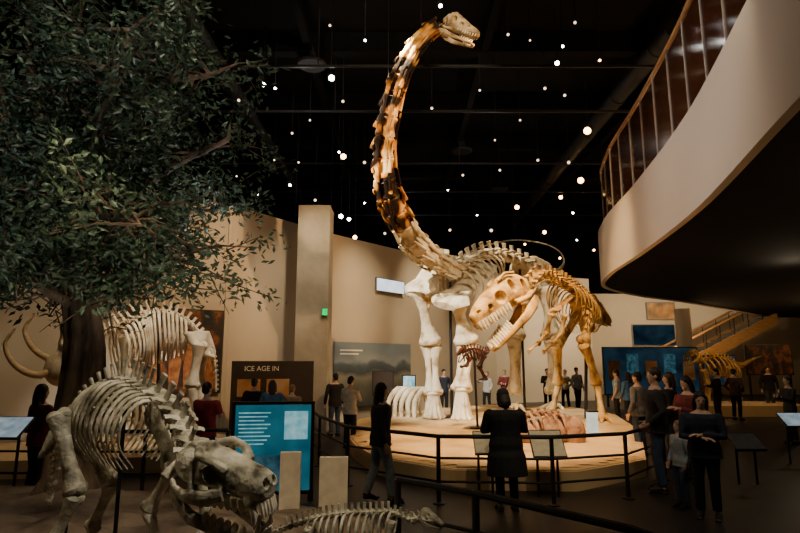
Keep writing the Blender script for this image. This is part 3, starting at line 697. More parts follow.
for t in tips:
    lowlim = 2.6 + (.55 if (V((t.x,t.y))-TC).length < .8 and t.y < 7.3 else 0)
    if t.z < lowlim: continue
    for j in range(20):
        p = t+V((random.gauss(0,.12),random.gauss(0,.12),random.gauss(0,.10)))
        leaf(p, V((random.uniform(-1,1),random.uniform(-1,1),random.uniform(-1,.4))), random.uniform(.08,.15), random.uniform(.018,.03))
inv = ORG[tr.name].inverted()
me = bpy.data.meshes.new('foliage'); me.from_pydata([inv @ v for v in vb], [], fc); me.materials.append(M['leaf'])
fo = bpy.data.objects.new('foliage', me); C.objects.link(fo); fo.parent = tr

# ------------------------------------------------------------------ exhibit furniture
def flat_panel(th, name, mat, T, w, h, x=0, y=0, z=0, t=.02, parent=None):
    return build(MB().box((x+w/2,y+h/2,z), (w,h,t), T=T), name, mat, parent or th)
p0 = V((-2.45,8.4,.12)); T = frame(p0, (1,.12,0))
kp = thing('information_board', 'glowing cyan information panel standing in front of the people and wall', 'display panel', (-1.85,8.5,0))
mb = MB()
for x in (.03, 1.17): mb.box((x,.63,-.0), (.05,1.28,.05), T=T)
mb.box((.6,.0,0), (1.2,.05,.05), T=T).box((.6,1.26,0), (1.2,.04,.05), T=T)
build(mb, 'frame', M['steel'], kp)
flat_panel(kp, 'leg', M['steel'], T, .08, .16, .0, -.13, 0, .06); flat_panel(kp, 'leg', M['steel'], T, .08, .16, 1.12, -.13, 0, .06)
scr = flat_panel(kp, 'screen', M['cyan'], T, 1.10, 1.2, .05, .03, 0, .02)
flat_panel(kp, 'picture', M['cyanpale'], T, .34, .40, .76, .74, .014, .01, scr)
flat_panel(kp, 'picture', M['cyandark'], T, .9, .42, .08, .10, .014, .01, scr)
mb = MB()
for i in range(9): mb.box((.33-.02*(i%3),1.12-.055*i,.014), (.46-.05*(i%3),.016,.008), T=T)
build(mb, 'printed_lines', M['cyanpale'], scr)
for px0, px1, py0, py1, Y, lb in ((281,301,452,520,6.05,'narrow cream upright board, left of the two behind the small skeleton'),(320,348,457,512,6.1,'wider cream upright board, right of the two beside dark floor')):
    a = P(px0,py0,Y); b = P(px1,py0,Y); w = b.x-a.x
    t = thing('upright_board', lb, 'board', ((a.x+b.x)/2,Y,.34))
    T = frame((a.x,Y,.35), (1,.06,0))
    build(MB().box((w/2,(a.z-.35)/2,0), (w,a.z-.35,.07), T=T), 'board', M['tablet'], t)
    build(MB().box((w/2,.03,0), (w+.06,.06,.2), T=T), 'foot', M['steel'], t)
def lectern(c, w, d, lb, mat, rz=0, tilt=35, zb=0):
    t = thing('reading_panel', lb, 'sign', (c.x,c.y,zb), rz)
    T = Matrix.Translation((0,0,c.z-zb)) @ Matrix.Rotation(R(tilt), 4, 'X')
    b = build(MB().box((0,0,0), (w,d,.03), T=T), 'panel', M['steel'], t, local=True)
    build(MB().box((0,0,.019), (w*.94,d*.9,.008), T=T), 'printed_face', mat, b, local=True)
    for s in (-1,1): build(MB().tube([(s*w*.3,.02,0),(s*w*.3,.02,c.z-zb-.01)], .02, 8), 'post', M['steel'], t, local=True)
    return t
lectern(P(485,443,8.78), .34, .42, 'small cream sloping sign left of the woman in the black coat', M['panelwhite'], tilt=45)
lectern(P(547,444,8.75), .5, .5, 'larger cream sloping sign right of the woman in the black coat', M['panelwhite'], tilt=45)
lectern(P(8,428,7.75), .5, .42, 'pale blue-grey sloping sign at the far left edge of the hall', M['screend'])
lectern(P(745,442,9.6), .5, .4, 'dark sloping sign on posts right of the folded-arms visitor', M['grey'])
def guard(pts, lb, levels=(.92,.62,.30), h=.92):
    t = thing('guard_rail', lb, 'railing', (pts[0][0],pts[0][1],0))
    for x, y in pts: build(MB().tube([(x,y,0),(x,y,h)], .032, 8).lathe([(.09,0),(.09,.015),(.035,.03)], 12, T=Matrix.Translation((x,y,0))), 'post', M['steel'], t)
    for z in levels: build(MB().tube([(x,y,z) for x,y in pts], .018 if z < .9 else .03, 8), 'rail', M['steel'], t)
guard([(-2.1,13.2),(-1.55,11.2),(-.85,9.5),(.55,8.35),(2.15,8.25),(3.35,8.65),(4.5,9.95),(6.05,13.6),(7.0,16.5)], 'dark metal guard rail running around the sandy dinosaur platform')
guard([(-.02,5.4),(.62,4.85),(1.5,3.85),(1.9,2.9)], 'nearest dark guard rail crossing the bottom of the view')
guard([(-7.4,9.0),(-5.6,8.95),(-3.9,8.9),(-2.7,9.1)], 'dark guard rail behind the tree and the red-shirted visitor')

# wall graphics
po = thing('painted_mural', 'framed dark painting of orange-brown figures on wall beside mastodon rump', 'mural', (-5.2,14.4,1.35))
u = V((-4.6+9.5,14.9-11.5,0)).normalized(); n_ = u.cross(V((0,0,1)))
T = frame(V((-6.6,13.51,1.2))+n_*.06, u)
flat_panel(po, 'board', M['brown'], T, 2.36, 2.12, -.03, -.03, 0, .06); flat_panel(po, 'print', M['artwarm'], T, 2.3, 2.06, 0, 0, .035, .01)
mb = MB()
for i, (x, h) in enumerate(((.3,.9),(.7,1.3),(1.15,1.5),(1.5,1.3),(1.75,1.6),(2.05,1.2))):
    mb.tube([(x,.1,.04),(x+.02,h*.5,.045),(x,h*.8,.04)], [(.004,.10),(.006,.15),(.004,.07)], 8, up=T.to_3x3()@V((0,0,1)), T=T); mb.ell((x,h*.8+.12,.042), (.08,.10,.006), T=T, seg=8)
build(mb, 'painted_figures', noisemat('figure_paint', [(.20,.05,.015),(.46,.20,.07)], 6, .6, 0), po)
ia = thing('exhibit_panel', 'brown exhibit wall panel with the white heading ICE AGE', 'display panel', (-3.6,14.4,0))
a = P(232,362,14.0); T = frame((a.x,14.0,0), (1,.25,0))
flat_panel(ia, 'board', M['brown'], T, 2.0, 1.98, 0, 0, 0, .1)
text(ia, 'ICE AGE IN', T @ Matrix.Translation((.3,1.74,.055)), .17, M['text'])
for i, x in enumerate((.15,.85)):
    flat_panel(ia, 'picture', M['artmix'], T, .55, .42, x, 1.12, .055, .02)
lm = thing('landscape_mural', 'wide landscape wall print of pale plains and dark hills beside pillar', 'mural', (-.9,20.1,.45))
u = V((2.9,3.6,0)).normalized(); n_ = u.cross(V((0,0,1))); T = frame(V((-2.2,18.5,.45))+n_*.06, u)
flat_panel(lm, 'print', M['land'], T, 4.05, 2.15, 0, 0, 0, .05)
mb = MB()
for i, (x, w) in enumerate(((.25,1.1),(.25,.9))): mb.box((x+w/2,1.88-.12*i,.03), (w,.05,.006), T=T)
build(mb, 'caption_lines', M['text'], lm)
ws = thing('lit_wall_screen', 'small bright white screen glowing high on the wall above the mural', 'screen', (-.4,20.8,4.5))
T = frame(V((-.9,20.13,4.5))+n_*.06, u)
flat_panel(ws, 'frame', M['grey'], T, 1.62, .5, -.03, -.03, 0, .06); flat_panel(ws, 'screen', M['screenw'], T, 1.56, .44, 0, 0, .035, .01)
es = thing('exit_sign', 'tiny glowing green exit sign on the side of the pillar', 'sign', P(323,312,15.9))
e = P(325,312,15.88); build(MB().box(e, (.18,.06,.22)), 'housing', M['steel'], es); build(MB().box(e+V((0,-.035,0)), (.16,.01,.20)), 'lit_face', M['exit'], es)
def monitor(px, py, Y, w, h, lb, mat):
    c = P(px, py, Y); t = thing('display_monitor', lb, 'monitor', (c.x,Y,0)); T = frame((c.x-w/2,Y,c.z-h/2), (1,.1,0))
    flat_panel(t, 'casing', M['steel'], T, w+.08, h+.08, -.04, -.04, -.04, .07); flat_panel(t, 'screen', mat, T, w, h)
    build(MB().tube([(c.x,Y+.06,0),(c.x,Y+.06,c.z)], .05, 8).lathe([(.25,0),(.25,.03),(.06,.05)], 12, T=Matrix.Translation((c.x,Y+.06,0))), 'stand', M['steel'], t)
monitor(409,382,20.4,.42,.42,'small bright monitor behind the row of loose ribs', M['monitor'])
monitor(383,383,18.2,.62,.7,'dim brown kiosk screen in front of the landscape mural', M['brown'])
lb_ = thing('glowing_plinth', 'small glowing white lightbox plinth at right of the platform', 'plinth', onp(591,13.2))
o = onp(591,13.2); build(MB().box(o+V((0,0,.26)), (.2,.2,.52)), 'lightbox', M['whitebox'], lb_); build(MB().box(o+V((0,0,.54)), (.24,.24,.04)), 'cap', M['steel'], lb_)

# ------------------------------------------------------------------ far right displays
def bboard(px0, px1, py0, py1, Y, mat, lb, name='backlit_board', pics=0):
    a, b = P(px0,py1,Y), P(px1,py0,Y)
    t = thing(name, lb, 'display panel', ((a.x+b.x)/2,Y,0)); w, h = b.x-a.x, b.z-a.z; T = frame((a.x,Y,a.z), (1,0,0))
    flat_panel(t, 'frame', M['steel'], T, w+.1, h+.1, -.05, -.05, -.06, .1); f = flat_panel(t, 'face', mat, T, w, h)
    for x in (.1, w-.1): build(MB().box((a.x+x,Y+.08,a.z/2), (.08,.08,a.z+.1)), 'leg', M['steel'], t)
    for i in range(pics): flat_panel(t, 'picture', M['cyandark'] if i % 2 else M['artmix'], T, w/pics*.62, h*.42, w*(i+.2)/pics, h*(.45 if i % 2 else .3), .02, .02, f)
    return t
bboard(606,696,348,394,25.0,M['blueback'],'wide dark blue exhibit wall behind the visitors right of the platform', pics=5)
bboard(706,735,356,385,27,M['blueback'],'dim blue backlit board behind the amber skeleton', pics=1)
bboard(748,790,345,374,27,M['artwarm'],'dark colour picture board at far right under the balcony')
def wposter(px0, px1, py0, py1, mat, lb):
    a, b = P(px0,py1,33.9), P(px1,py0,33.9)
    t = thing('wall_poster', lb, 'poster', ((a.x+b.x)/2,33.9,a.z)); T = frame((a.x,33.93,a.z), (1,0,0))
    flat_panel(t, 'board', M['grey'], T, b.x-a.x+.1, b.z-a.z+.1, -.05, -.05, 0, .04); flat_panel(t, 'print', mat, T, b.x-a.x, b.z-a.z, 0, 0, .03, .02)
wposter(648,674,303,319,M['artmix'],'colourful small poster high on the far wall left of column')
wposter(634,674,325,345,M['blueback'],'dim blue-green panel on the far wall left of column')
cpos = P(686,360,27); struct(MB().tube([(cpos.x,27,0),(cpos.x,27,4.44)], .35, 16), 'column', M['wall'])
st = thing('staircase', 'wooden staircase with glowing tan side rising toward the balcony at right', 'staircase', (15.5,30,0))
n = 22; x0, x1, zt = 11.5, 20.0, 4.3
mb = MB()
for i in range(n): mb.box((x0+(x1-x0)*(i+.5)/n,30.6,zt*(i+1)/n-.08), ((x1-x0)/n+.04,1.6,.16))
build(mb, 'steps', M['grey'], st)
for yy in (29.75,31.45): build(MB().plate([(x0,yy,-.0),(x0+.8,yy,0),(x1,yy,zt-.4),(x1,yy,zt+.2),(x0,yy,.3)], .08), 'side_panel', M['wood'], st)
for yy in (29.75,31.45):
    build(MB().tube([(x0,yy,1.2),(x1,yy,zt+1.1)], .06, 8), 'handrail', M['wood'], st)
    for i in range(12):
        x = x0+(x1-x0)*i/11.0; z = zt*i/11; build(MB().tube([(x,yy,z),(x,yy,z+1.12)], .03, 6), 'baluster', M['steel'], st)
am = thing('amber_dinosaur_skeleton', 'amber brown small dinosaur skeleton standing in display under the balcony', 'skeleton', (12,21.5,.4))
struct(MB().prism([(10.6,20.7),(15,20.7),(15,23),(10.6,23)], 0, .38), 'display_base', M['deckside'])
ab = [P(702,362,21.5),P(714,358,21.6),P(726,360,21.8),P(734,366,22)]
column(am, 'back_vertebra', ab, 10, lambda k: .09, lambda k: .16, lambda k: .1, lambda k: V((0,0,1)), M['yelbone'])
column(am, 'neck_vertebra', [ab[0],P(697,360,21.4),P(695,354,21.3)], 5, lambda k: .08, lambda k: .08, lambda k: .06, lambda k: V((0,0,1)), M['yelbone'])
column(am, 'tail_vertebra', [ab[-1],P(742,366,22.2),P(752,360,22.3),P(762,356,22.3)], 14, lambda k: .08*(1-k)+.02, lambda k: .1*(1-k), lambda k: .06*(1-k), lambda k: V((0,0,1)), M['yelbone'])
ribs(am, ab, 8, .35, .75, .04, M['yelbone'])
reptile_skull(am, P(697,355,21.3), P(684,359,20.9), RAP, RAPH[:3], [], M['yelbone'], .35, .09, 4, .022)
for px, yo in ((703,-.25),(706,.3)): 
    a = P(px,370,21.5+yo); legset(am, [a, V((a.x+.1,a.y,1.05)), V((a.x,a.y,.5))], .06, M['yelbone'], ['upper_arm','forearm'], .22, (-1,-.5), .4)
for px, yo in ((731,-.3),(734,.3)):
    a = P(px,368,21.9+yo); legset(am, [a, V((a.x-.15,a.y,1.15)), V((a.x+.1,a.y,.5))], .08, M['yelbone'], ['thigh_bone','shin_bone'], .28, (-1,-.5), .4)
build(MB().tube([(ab[1].x,ab[1].y,.38), ab[1]], .04, 8), 'support_pole', M['steel'], am)
lectern(P(794,420,11.5), .5, .4, 'pale sloping sign at the far right edge of the hall', M['screend'])

# ------------------------------------------------------------------ people
SK = noisemat('skin', [(.52,.32,.22),(.62,.40,.28)], 12, .5, 0)
def cloth(n, c): return noisemat(n, [tuple(x*.75 for x in c), tuple(min(1,x*1.2) for x in c)], 14, .85, .25, bscale=60)
CL = {k: cloth('cloth_'+k, c) for k, c in dict(black=(.012,.012,.014), charcoal=(.03,.03,.034), navy=(.02,.028,.05), red=(.30,.03,.025), maroon=(.16,.03,.03), denim=(.05,.07,.12), grey=(.14,.14,.15), white=(.45,.45,.43), tan=(.28,.2,.12), plum=(.10,.065,.10), blue=(.06,.14,.28), pale=(.32,.36,.40), brown=(.09,.05,.03)).items()}
HR = {k: noisemat('hair_'+k, [tuple(x*.6 for x in c), c], 20, .5, .3, stretch=(1,1,.15), bscale=60) for k, c in dict(dark=(.015,.010,.008), brown=(.05,.028,.015), blond=(.26,.17,.08), grey=(.25,.24,.23)).items()}
SHOE = plain('shoe_leather', (.02,.018,.016), .5)
EYE_M = plain('eye_dark', (.03,.02,.015), .2, .5); LIP = plain('lip', (.35,.12,.10), .5)
def person(label, x, y, rz, h=1.7, top='black', bot='denim', hair='dark', L=None, Rr=None, lean=0, nod=0, yaw=0, step=0, coat=False, hairlen=0, hat=None, wide=1.1, vox=.013, face=False, short=False, z=0, group=None, bulk=1.0):
    s = h/1.75
    t = thing('person', label, 'person', (x,y,z), R(rz), group)
    Lr = Matrix.Translation((0,0,.95)) @ Matrix.Rotation(-R(lean), 4, 'X') @ Matrix.Translation((0,0,-.95))
    U = lambda p: Lr @ V(p)
    S = lambda p: V(p)*s
    W = wide; B = bulk
    sh_ = {-1: U((-.18*W,0,1.40)), 1: U((.18*W,0,1.40))}
    arm = {-1: L or ((-.26*W,-.03,1.12),(-.25*W,.08,.88)), 1: Rr or ((.26*W,-.03,1.12),(.25*W,.08,.88))}
    arm = {k: (U(a), U(b)) for k, (a, b) in arm.items()}
    leg = {}
    for k in (-1, 1):
        o = step*k
        leg[k] = (V((k*.092,0,.92)), V((k*.10,.03+o*.55,.5)), V((k*.105,o-.02,.09+(.05 if o < -.1 else 0))), V((k*.125,o+.13,.035)))
    TZ = [(.86,.105,.165),(.95,.11,.168),(1.06,.095,.145),(1.18,.10,.148),(1.30,.112,.168),(1.39,.10,.175),(1.445,.075,.12),(1.49,.055,.062)]
    def torso(mb, ex, zs):
        mb.tube([S(U((0,0,zz))) for zz, a, b in zs], [((a*B+ex)*s,(b*W+ex)*s) for zz, a, b in zs], 16, up=(0,1,0))
    mb = MB(); torso(mb, 0, TZ)
    Hm = Lr @ Matrix.Translation((0,-.005,1.49)) @ Matrix.Rotation(R(yaw), 4, 'Z') @ Matrix.Rotation(-R(nod), 4, 'X') @ Matrix.Translation((0,0,-1.49))
    HS = Matrix.Diagonal((s,s,s,1)) @ Hm
    mb.tube([S(U((0,-.01,1.42))), S(Hm @ V((0,.0,1.56)))], [.062*s,.054*s], 10)
    mb.ell((0,.0,1.655), (.074,.093,.095), T=HS); mb.ell((0,.025,1.60), (.058,.068,.075), T=HS); mb.ell((0,.055,1.555), (.032,.032,.026), T=HS)
    mb.ell((0,.096,1.625), (.014,.018,.024), T=HS)
    for k in (-1,1): mb.ell((k*.076,-.005,1.63), (.012,.022,.032), T=HS, seg=8)
    for k in (-1, 1):
        e, w = arm[k]; d = (w-e).normalized()
        mb.tube([S(sh_[k]), S((sh_[k]+e)/2), S(e), S(e.lerp(w,.35)), S(w)], [.055*s,.046*s,.038*s,.038*s,.026*s], 10)
        if vox < .018:
            fw = V((0,1,0)); fw = fw-d*fw.dot(d)
            fw = fw.normalized() if fw.length > .1 else V((0,0,1)); ins = d.cross(fw)
            if ins.x*k > 0: ins = -ins
            mb.tube([S(w-d*.01), S(w+d*.045), S(w+d*.09)], [(.026*s,.018*s),(.04*s,.02*s),(.036*s,.016*s)], 10, up=fw)
            for i, ln in enumerate((.068,.078,.074,.058)):
                b = w+d*.085+fw*(.030-.020*i)
                mb.tube([S(b), S(b+d*ln*.5+ins*.006), S(b+d*ln*.85+ins*.022), S(b+d*ln+ins*.036)], [.0095*s,.009*s,.0085*s,.007*s], 7)
            b = w+d*.03+fw*.03
            mb.tube([S(b), S(b+d*.03+fw*.03+ins*.01), S(b+d*.06+fw*.036+ins*.022)], [.0125*s,.011*s,.009*s], 7)
        else:
            mb.ell(S(w+d*.075), (.034*s,.034*s,.06*s), seg=8)
        hp, kn, an, to = leg[k]
        mb.tube([S(hp), S(hp.lerp(kn,.4)), S(kn), S(kn.lerp(an,.35)), S(an)], [.085*s,.075*s,.052*s,.052*s,.036*s], 10)
        mb.tube([S(an+V((0,-.02,-.02))), S(an.lerp(to,.6)), S(to)], [.04*s,.036*s,.026*s], 8)
    bd = build(mb, 'body', SK, t, local=True); remesh(bd, (.0085 if vox < .018 else vox*.8)*s, 1)
    mb = MB()
    zs = TZ[:-1]
    if coat: zs = [(.50,.18,.215),(.62,.17,.21),(.78,.155,.2)] + [(a,b+.016,c+.012) for a,b,c in zs]
    else: zs = [(.83,.118,.172)] + zs
    torso(mb, .022, zs)
    aw = 1.12 if coat else 1.0
    for k in (-1, 1):
        e, w = arm[k]; end = e.lerp(w,.93) if not short else sh_[k].lerp(e,.75)
        mb.ell(S(sh_[k]-V((k*.01,0,.01))), (.078*s,.072*s,.072*s), seg=10)
        if short: mb.tube([S(sh_[k]), S(sh_[k].lerp(e,.4)), S(end)], [.07*s,.066*s,.064*s], 10)
        else: mb.tube([S(sh_[k]), S((sh_[k]+e)/2), S(e), S(e.lerp(w,.4)), S(end)], [.070*aw*s,.062*aw*s,.054*aw*s,.052*aw*s,.044*s], 10)
    if coat: mb.tube([S(U((0,.0,1.43))), S(U((0,-.01,1.52)))], [.085*s,.082*s], 12)
    remesh(build(mb, 'coat' if coat else ('shirt' if short else 'jacket'), CL[top], t, local=True), vox*s, 2)
    mb = MB(); mb.tube([S((0,0,.80)), S((0,0,.9)), S((0,0,1.0))], [(.115*s,.16*s),(.122*s,.176*s),(.105*s,.155*s)], 14, up=(0,1,0))
    for k in (-1, 1):
        hp, kn, an, to = leg[k]
        mb.tube([S(hp), S(hp.lerp(kn,.4)), S(kn), S(kn.lerp(an,.4)), S(kn.lerp(an,.96))], [.10*s,.094*s,.072*s,.069*s,.062*s], 12)
    remesh(build(mb, 'trousers', CL[bot], t, local=True), vox*s, 2)
    for k in (-1, 1):
        hp, kn, an, to = leg[k]
        mb = MB()
        mb.tube([S(an+V((0,-.055,-.045))), S(an+V((0,.02,-.035))), S(an.lerp(to,.65)), S(to+V((0,.03,0)))], [(.044*s,.04*s),(.052*s,.045*s),(.042*s,.048*s),(.028*s,.036*s)], 10, up=(0,0,1))
        mb.box(S(((an.x+to.x)/2,(an.y+to.y)/2+.005,an.z-.078)), (.082*s,.25*s,.024*s))
        remesh(build(mb, 'shoe', SHOE, t, local=True), .012*s, 1)
    mb = MB(); mb.ell((0,-.014,1.680), (.088,.098,.096), T=HS)
    if hairlen:
        mb.tube([HS @ V((0,-.05,1.68)), HS @ V((0,-.075,1.58)), HS @ V((0,-.085,1.58-hairlen*.5)), HS @ V((0,-.09,1.58-hairlen))], [(.06*s,.082*s),(.05*s,.088*s),(.042*s,.085*s),(.02*s,.06*s)], 12, up=(0,1,0))
        for k in (-1,1): mb.tube([HS @ V((k*.07,-.01,1.68)), HS @ V((k*.082,-.01,1.6)), HS @ V((k*.085,-.02,1.58-hairlen*.7))], [.03*s,.03*s,.02*s], 8)
    else: mb.ell((0,-.05,1.62), (.074,.06,.07), T=HS)
    remesh(build(mb, 'hair', HR[hair], t, local=True), min(vox,.013)*s, 1)
    if hat:
        mb = MB(); mb.ell((0,-.012,1.70), (.096,.108,.082), T=HS); mb.tube([HS @ V((0,-.012,1.655)), HS @ V((0,-.012,1.70))], [(.112*s,.10*s)]*2, 16, up=(0,1,0))
        remesh(build(mb, 'knit_hat', CL[hat], t, local=True), vox*s, 2)
    if face:
        for k in (-1,1): build(MB().ell((k*.030,.079,1.648), (.012,.010,.008), T=HS, seg=8), 'eye', EYE_M, t, local=True)
        build(MB().ell((0,.086,1.578), (.024,.009,.007), T=HS, seg=8), 'mouth', LIP, t, local=True)
    return t
def gp(px, py): p = G(px, py); return p.x, p.y
FRONT = ((-.25,.08,1.16),(-.10,.28,1.22)), ((.25,.08,1.16),(.10,.28,1.22))
WFRONT = ((-.32,.06,1.14),(-.10,.28,1.18)), ((.32,.06,1.14),(.10,.28,1.18))
CROSS = ((-.27,.08,1.14),(.02,.22,1.16)), ((.27,.10,1.12),(-.02,.24,1.12))
POCK = ((-.30,-.08,1.15),(-.21,.12,.96)), ((.30,-.08,1.15),(.21,.12,.96))
POINT = ((-.26,-.02,1.13),(-.24,.12,.92)), ((.30,.14,1.28),(.26,.40,1.40))
x, y = gp(508,511); person('woman from behind in long black coat and dark knit hat at the platform rail', x, y, 4, 1.60, 'black', 'plum', 'dark', *WFRONT, lean=4, nod=22, coat=True, hat='charcoal', wide=1.34, hairlen=.12, bulk=1.3)
x, y = gp(380,503); person('woman with long dark hair, dark jacket and pale trousers, walking toward the platform', x, y, -70, 1.66, 'charcoal', 'pale', 'dark', ((-.26,-.02,1.12),(-.22,.14,.92)), ((.26,-.06,1.12),(.26,.0,.88)), step=.16, hairlen=.26, lean=2, wide=1.2, bulk=1.25)
x, y = gp(662,492); person('tall man in dark jacket at the left of the group on the right', x, y, 70, 1.87, 'charcoal', 'denim', 'brown', *POCK, yaw=10, wide=1.2, bulk=1.25)
x, y = gp(695,482); person('woman in maroon top standing just behind the woman with folded arms', x, y, 105, 1.72, 'maroon', 'black', 'dark', *FRONT, hairlen=.2, nod=10, wide=1.2, bulk=1.25)
x, y = gp(710,518); person('woman in dark jacket with arms folded, in front of the right group', x, y, 150, 1.58, 'navy', 'black', 'dark', *CROSS, yaw=10, nod=8, face=True, hairlen=.18, wide=1.25, bulk=1.2)
x, y = gp(675,468); person('woman in black seen between the tall man and the maroon top', x, y, 60, 1.76, 'black', 'charcoal', 'brown', hairlen=.2, bulk=1.2)
x, y = gp(642,456); person('man in grey jacket half hidden behind the tall man', x, y, 40, 1.74, 'grey', 'denim', 'dark', vox=.017, bulk=1.2)
x, y = gp(684,507); person('child in pale hoodie standing by the maroon-topped woman', x, y, 100, 1.15, 'pale', 'denim', 'blond', vox=.016)
x, y = gp(619,424); person('man in pale shirt beyond the predator foot by the blue wall', x, y, 60, 1.68, 'pale', 'black', 'dark', vox=.018, short=True)
x, y = gp(631,426); person('visitor in blue top right of the pale-shirted man', x, y, 20, 1.62, 'blue', 'black', 'brown', vox=.018, hairlen=.18)
x, y = gp(720,424); person('visitor in black before the amber skeleton, left of pair', x, y, 80, 1.72, 'black', 'charcoal', 'dark', *FRONT, vox=.018)
x, y = gp(738,420); person('visitor in brown jacket before the amber skeleton, right of pair', x, y, -60, 1.7, 'brown', 'black', 'brown', *POCK, vox=.018)
x, y = gp(772,413); person('person in black standing alone under the balcony beside picture board', x, y, 160, 1.75, 'black', 'charcoal', 'dark', vox=.018, step=.1)
x, y = gp(794,444); person('person in dark clothes cut off by the right edge of the view', x, y, 90, 1.6, 'charcoal', 'black', 'brown', *FRONT, vox=.018)
person('man in red shirt behind the beast skeleton ribs, left of cyan panel', P(207,400,9.5).x, 9.5, -20, 1.63, 'red', 'denim', 'dark', *FRONT, short=True, wide=1.2)
person('woman in maroon jacket standing left of the tree trunk', P(42,400,8.45).x, 8.45, -30, 1.64, 'maroon', 'charcoal', 'brown', ((-.24,-.02,1.12),(-.2,.14,.92)), FRONT[1], hairlen=.2, wide=1.15)
person('visitor in black left of the pair below the ICE AGE heading', P(254,400,12.8).x, 12.8, 0, 1.6, 'black', 'denim', 'dark', vox=.018)
person('visitor in blue top right of the pair below the ICE AGE heading', P(272,400,12.6).x, 12.6, 10, 1.56, 'blue', 'denim', 'brown', vox=.018, hairlen=.2)
person('child in tan top at the right end of the ICE AGE panel', P(292,400,12.9).x, 12.9, -10, 1.45, 'tan', 'black', 'blond', vox=.018)
person('man in pale jacket standing at the left end of the landscape mural', P(350,400,13.4).x, 13.4, -30, 1.62, 'white', 'black', 'dark', *FRONT, vox=.016, nod=15)
person('person in black beside the dim kiosk screen', P(335,400,15.5).x, 15.5, 30, 1.65, 'black', 'denim', 'dark', vox=.018)
for px, Y, hh, c, l, ps, rz in ((548,23.6,1.65,'black','visitor in black behind platform between the pale hind legs',FRONT,170),(566,24,1.6,'tan','visitor in tan behind the platform left of the predator shin',POCK,130),(578,23.5,1.7,'pale','visitor in pale top behind the predator shin',(None,None),200),(505,23.6,1.6,'maroon','visitor in maroon behind the platform left of the pale hind leg',CROSS,160),(487,22.9,1.55,'white','visitor in white behind the platform right of the raptor pole',POINT,140),(444,21.9,1.65,'navy','visitor in navy behind the platform between the pale forelegs',POCK,200)):
    person(l, P(px,400,Y).x, Y, rz, hh, c, 'black', random.choice(('dark','brown','blond')), *ps, vox=.018, wide=1.0, step=random.choice((0,.08)), nod=random.choice((-8,0,8)))

# ------------------------------------------------------------------ ceiling spotlights
KIND = {0: ('small bright white spotlight glowing among the dark ceiling tracks','white ceiling spotlights','lampw'), 1: ('small warm orange spotlight glowing among the dark ceiling tracks','warm ceiling spotlights','lampo'), 2: ('tiny dim amber spotlight among the dark ceiling tracks','dim ceiling spotlights','lampd')}
def spot_fixture(px, py, z, kind, r=1.0):
    d = ray(px, py); t_ = (z-EYE)/d.z; p = V((0,0,EYE))+d*t_
    if p.y > 42: t_ = 42/d.y; p = V((0,0,EYE))+d*t_
    for dx, *_ in DUCTS:
        if abs(p.x-dx) < .5: p.x = dx+(.5 if p.x > dx else -.5)
    for ty, *_ in TRACKS:
        if abs(p.y-ty) < .3: p.y = ty-.3
    lab, grp, mt = KIND[kind]
    t = thing('ceiling_spotlight', lab, 'spotlight', p, 0, grp)
    build(MB().tube([(0,0,.12),(0,0,11.96-p.z)], .014, 6), 'stem', M['duct'], t, local=True)
    aim = (V((random.uniform(-1.5,2.5), 4, 1.0))-p).to_track_quat('-Z','Y')
    mb = MB(); mb.lathe([(.03,.28),(.085,.27),(.09,.05),(.115,-.10),(.115,-.13),(.10,-.13)], 14)
    h = build(mb, 'housing', M['duct'], t, local=True); h.rotation_mode = 'QUATERNION'; h.rotation_quaternion = aim; h.scale = (r,r,r)
    build(MB().ell((0,0,-.132), (.085,.085,.02), seg=10), 'lens', M[mt], h, local=True)
for px, py, z, w, r in ((331,77,10.1,0,1.0),(263,84,10.1,0,.75),(275,88,10.1,0,.4),(343,156,10.0,1,1.3),(339,152,9.8,0,.5),(343,101,10.1,2,.5),(286,185,10,0,.7),(292,133,10.1,2,.5),(341,216,7.6,0,1.0),(349,219,7.6,0,.85),(331,213,7.6,0,.3),(295,228,6.9,0,.5),(355,237,6.9,1,1.0),(440,5,10.1,0,.5),(432,108,10.1,2,.5),(508,34,10.1,2,.4),(555,66,10.1,0,.7),(563,46,10.1,0,.4),(575,22,10.1,2,.4),(545,88,10.1,2,.5),(588,130,10.1,1,1.5),(581,180,10.1,1,1.6),(558,197,10,1,1.1),(517,207,10,1,1.4),(543,232,9,1,1.2),(573,213,9.6,0,.6),(500,170,10.1,2,.6),(463,175,10.1,2,.6),(477,215,10,0,.5),(524,245,8.4,1,.7),(560,258,7.6,1,.7),(577,240,8.8,0,.5),(594,250,8,1,.7),(365,205,9.5,0,.5),(310,120,10.1,2,.4),(258,195,9.8,0,.4),(230,100,10.1,2,.5),(365,40,10.1,0,.35),(330,25,10.1,2,.35),(480,90,10.1,2,.4),(520,120,10.1,2,.4),(600,60,10.1,1,.4),(365,165,10.1,2,.7),(448,190,10.1,0,.4),(538,160,10.1,2,.6),(300,165,10.1,2,.5),(240,180,9.5,2,.4),(565,95,10.1,2,.5),(495,140,10.1,2,.4),(530,40,10.1,2,.3),(568,165,10.1,2,.7),(490,232,9.2,2,1.0),(450,230,9,2,.8),(385,235,8,2,.7),(315,200,9,2,.7),(270,160,10,2,.4)):
    spot_fixture(px, py, z, w, r)
for px, py in ((312,66),(462,152),(500,190)):
    d = ray(px,py); p = V((0,0,EYE))+d*((10.9-EYE)/d.z)
    o = build(MB().lathe([(.42,0),(.45,.06),(.40,.12),(.15,.16),(.06,1.0)], 20, T=Matrix.Translation(p)), 'ceiling_speaker', M['duct'])
    tag(o, 'round black speaker disc hanging from the dark ceiling', 'speaker', 'round ceiling speakers')

